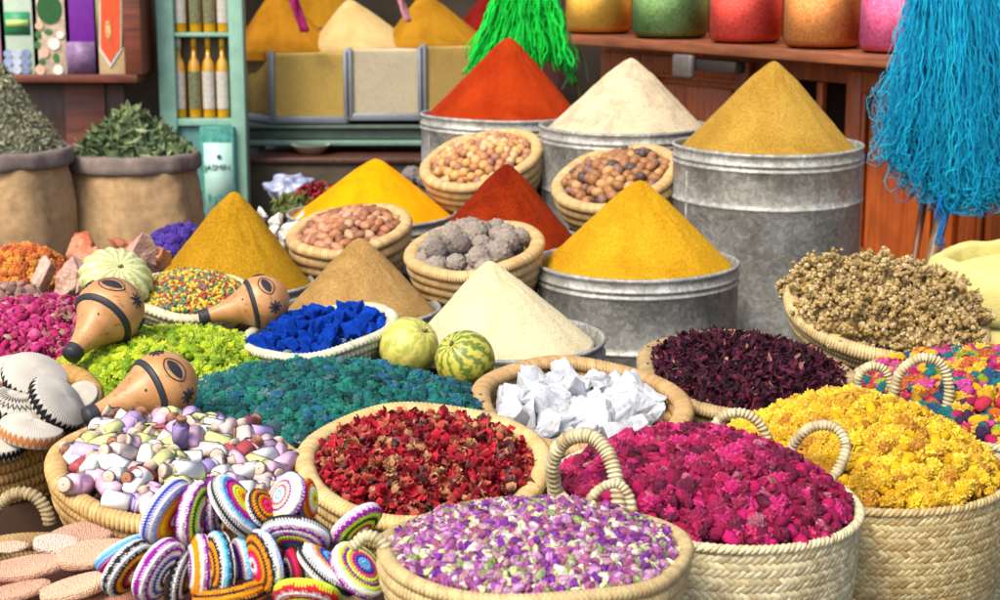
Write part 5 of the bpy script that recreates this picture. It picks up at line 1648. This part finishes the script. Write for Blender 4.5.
# ground
n = 61; gx = np.linspace(-1, 1, n) ** 3 * 400; gy = np.linspace(-1, 1, n) ** 3 * 400 + 5
GX, GY = np.meshgrid(gx, gy)
gm = Msh(np.stack([GX.ravel(), GY.ravel(), np.zeros(n * n)], 1), *grid_faces(n, n))
g = obj('ground', gm, mat_plain('paving_dust', cl('#6c6256'), .95, .1, 0, 4, .35, .4, .01)); g['kind'] = 'structure'

# draped display stand following the undersides of what stands on it
sup = np.array(SUPPORT)
sup = sup[(sup[:, 2] > .1) & (sup[:, 1] < 7.3)]
nx, ny = 110, 140
X = np.linspace(-1.75, 1.75, nx); Yg = np.linspace(2.35, 7.3, ny)
GX, GY = np.meshgrid(X, Yg)
num = np.zeros_like(GX); den = np.zeros_like(GX)
for x, y, z, r in sup:
    d = np.sqrt((GX - x) ** 2 + (GY - y) ** 2)
    w = 1 / (np.maximum(d - r * .6, 0) ** 2 + .0016) ** 1.5
    num += w * z; den += w
Z = num / den - .012
for x, y, z, r in sup:                       # never above a base
    d = np.sqrt((GX - x) ** 2 + (GY - y) ** 2)
    Z = np.where(d < r, np.minimum(Z, z - .006), Z)
edge = np.minimum.reduce([(GX + 1.75) / .1, (1.75 - GX) / .1, (GY - 2.35) / .12, (7.3 - GY) / .1])
near = np.full_like(GX, 9.)
for x, y, z, r in sup: near = np.minimum(near, np.sqrt((GX - x) ** 2 + (GY - y) ** 2) - r)
Z = np.maximum(.01, Z - 2.2 * np.maximum(0, near - .04))
Z = np.where(edge < .5, .01, Z)
V = np.stack([GX.ravel(), GY.ravel(), Z.ravel()], 1)
tag(obj('draped_stand', Msh(V, *grid_faces(nx, ny)), mat_plain('brown_drape', cl('#3c2c22'), .95, .1, 0, 8, .4, .3, .01)), 'stepped stand under dark brown cloth carrying all the front baskets', 'display stand')

# ------------------------------------------------------------------ camera, light, world
cam = bpy.data.cameras.new('camera'); co = bpy.data.objects.new('camera', cam); COL.objects.link(co)
co.location = CAM; co.rotation_euler = (PI / 2 - PITCH, 0, 0)
cam.sensor_width = 36; cam.lens = FPX / 1000 * 36; cam.clip_end = 2000
cam.dof.use_dof = True; cam.dof.focus_distance = 3.5; cam.dof.aperture_fstop = 6.3
SC.camera = co
SUN_EL, SUN_AZ = math.radians(50), math.radians(215)      # azimuth clockwise from +Y
w = bpy.data.worlds.new('World'); SC.world = w; w.use_nodes = True
nt = w.node_tree
sky = nt.nodes.new('ShaderNodeTexSky'); sky.sky_type = 'NISHITA'; sky.sun_disc = False
sky.sun_elevation = SUN_EL; sky.sun_rotation = SUN_AZ
sky.air_density = 1.0; sky.dust_density = 3.0
nt.links.new(sky.outputs[0], nt.nodes['Background'].inputs['Color']); nt.nodes['Background'].inputs['Strength'].default_value = .15
ld = bpy.data.lights.new('sun', 'SUN'); ld.energy = 2.1; ld.angle = math.radians(22); ld.color = (1, .93, .82)
lo = bpy.data.objects.new('sun', ld); COL.objects.link(lo)
sd_ = Vector((math.sin(SUN_AZ) * math.cos(SUN_EL), math.cos(SUN_AZ) * math.cos(SUN_EL), math.sin(SUN_EL)))
lo.rotation_euler = sd_.to_track_quat('Z', 'Y').to_euler(); lo.location = sd_ * 10
vs = SC.view_settings; vs.view_transform = 'Standard'; vs.look = 'None'; vs.exposure = 0.98; vs.gamma = 1; vs.use_curve_mapping = False
SC.render.engine = 'CYCLES'
SC.cycles.use_denoising = True
SC.cycles.max_bounces = 8; SC.cycles.transmission_bounces = 8; SC.cycles.transparent_max_bounces = 8
SC.cycles.sample_clamp_indirect = 6
SC.cycles.caustics_reflective = False; SC.cycles.caustics_refractive = False
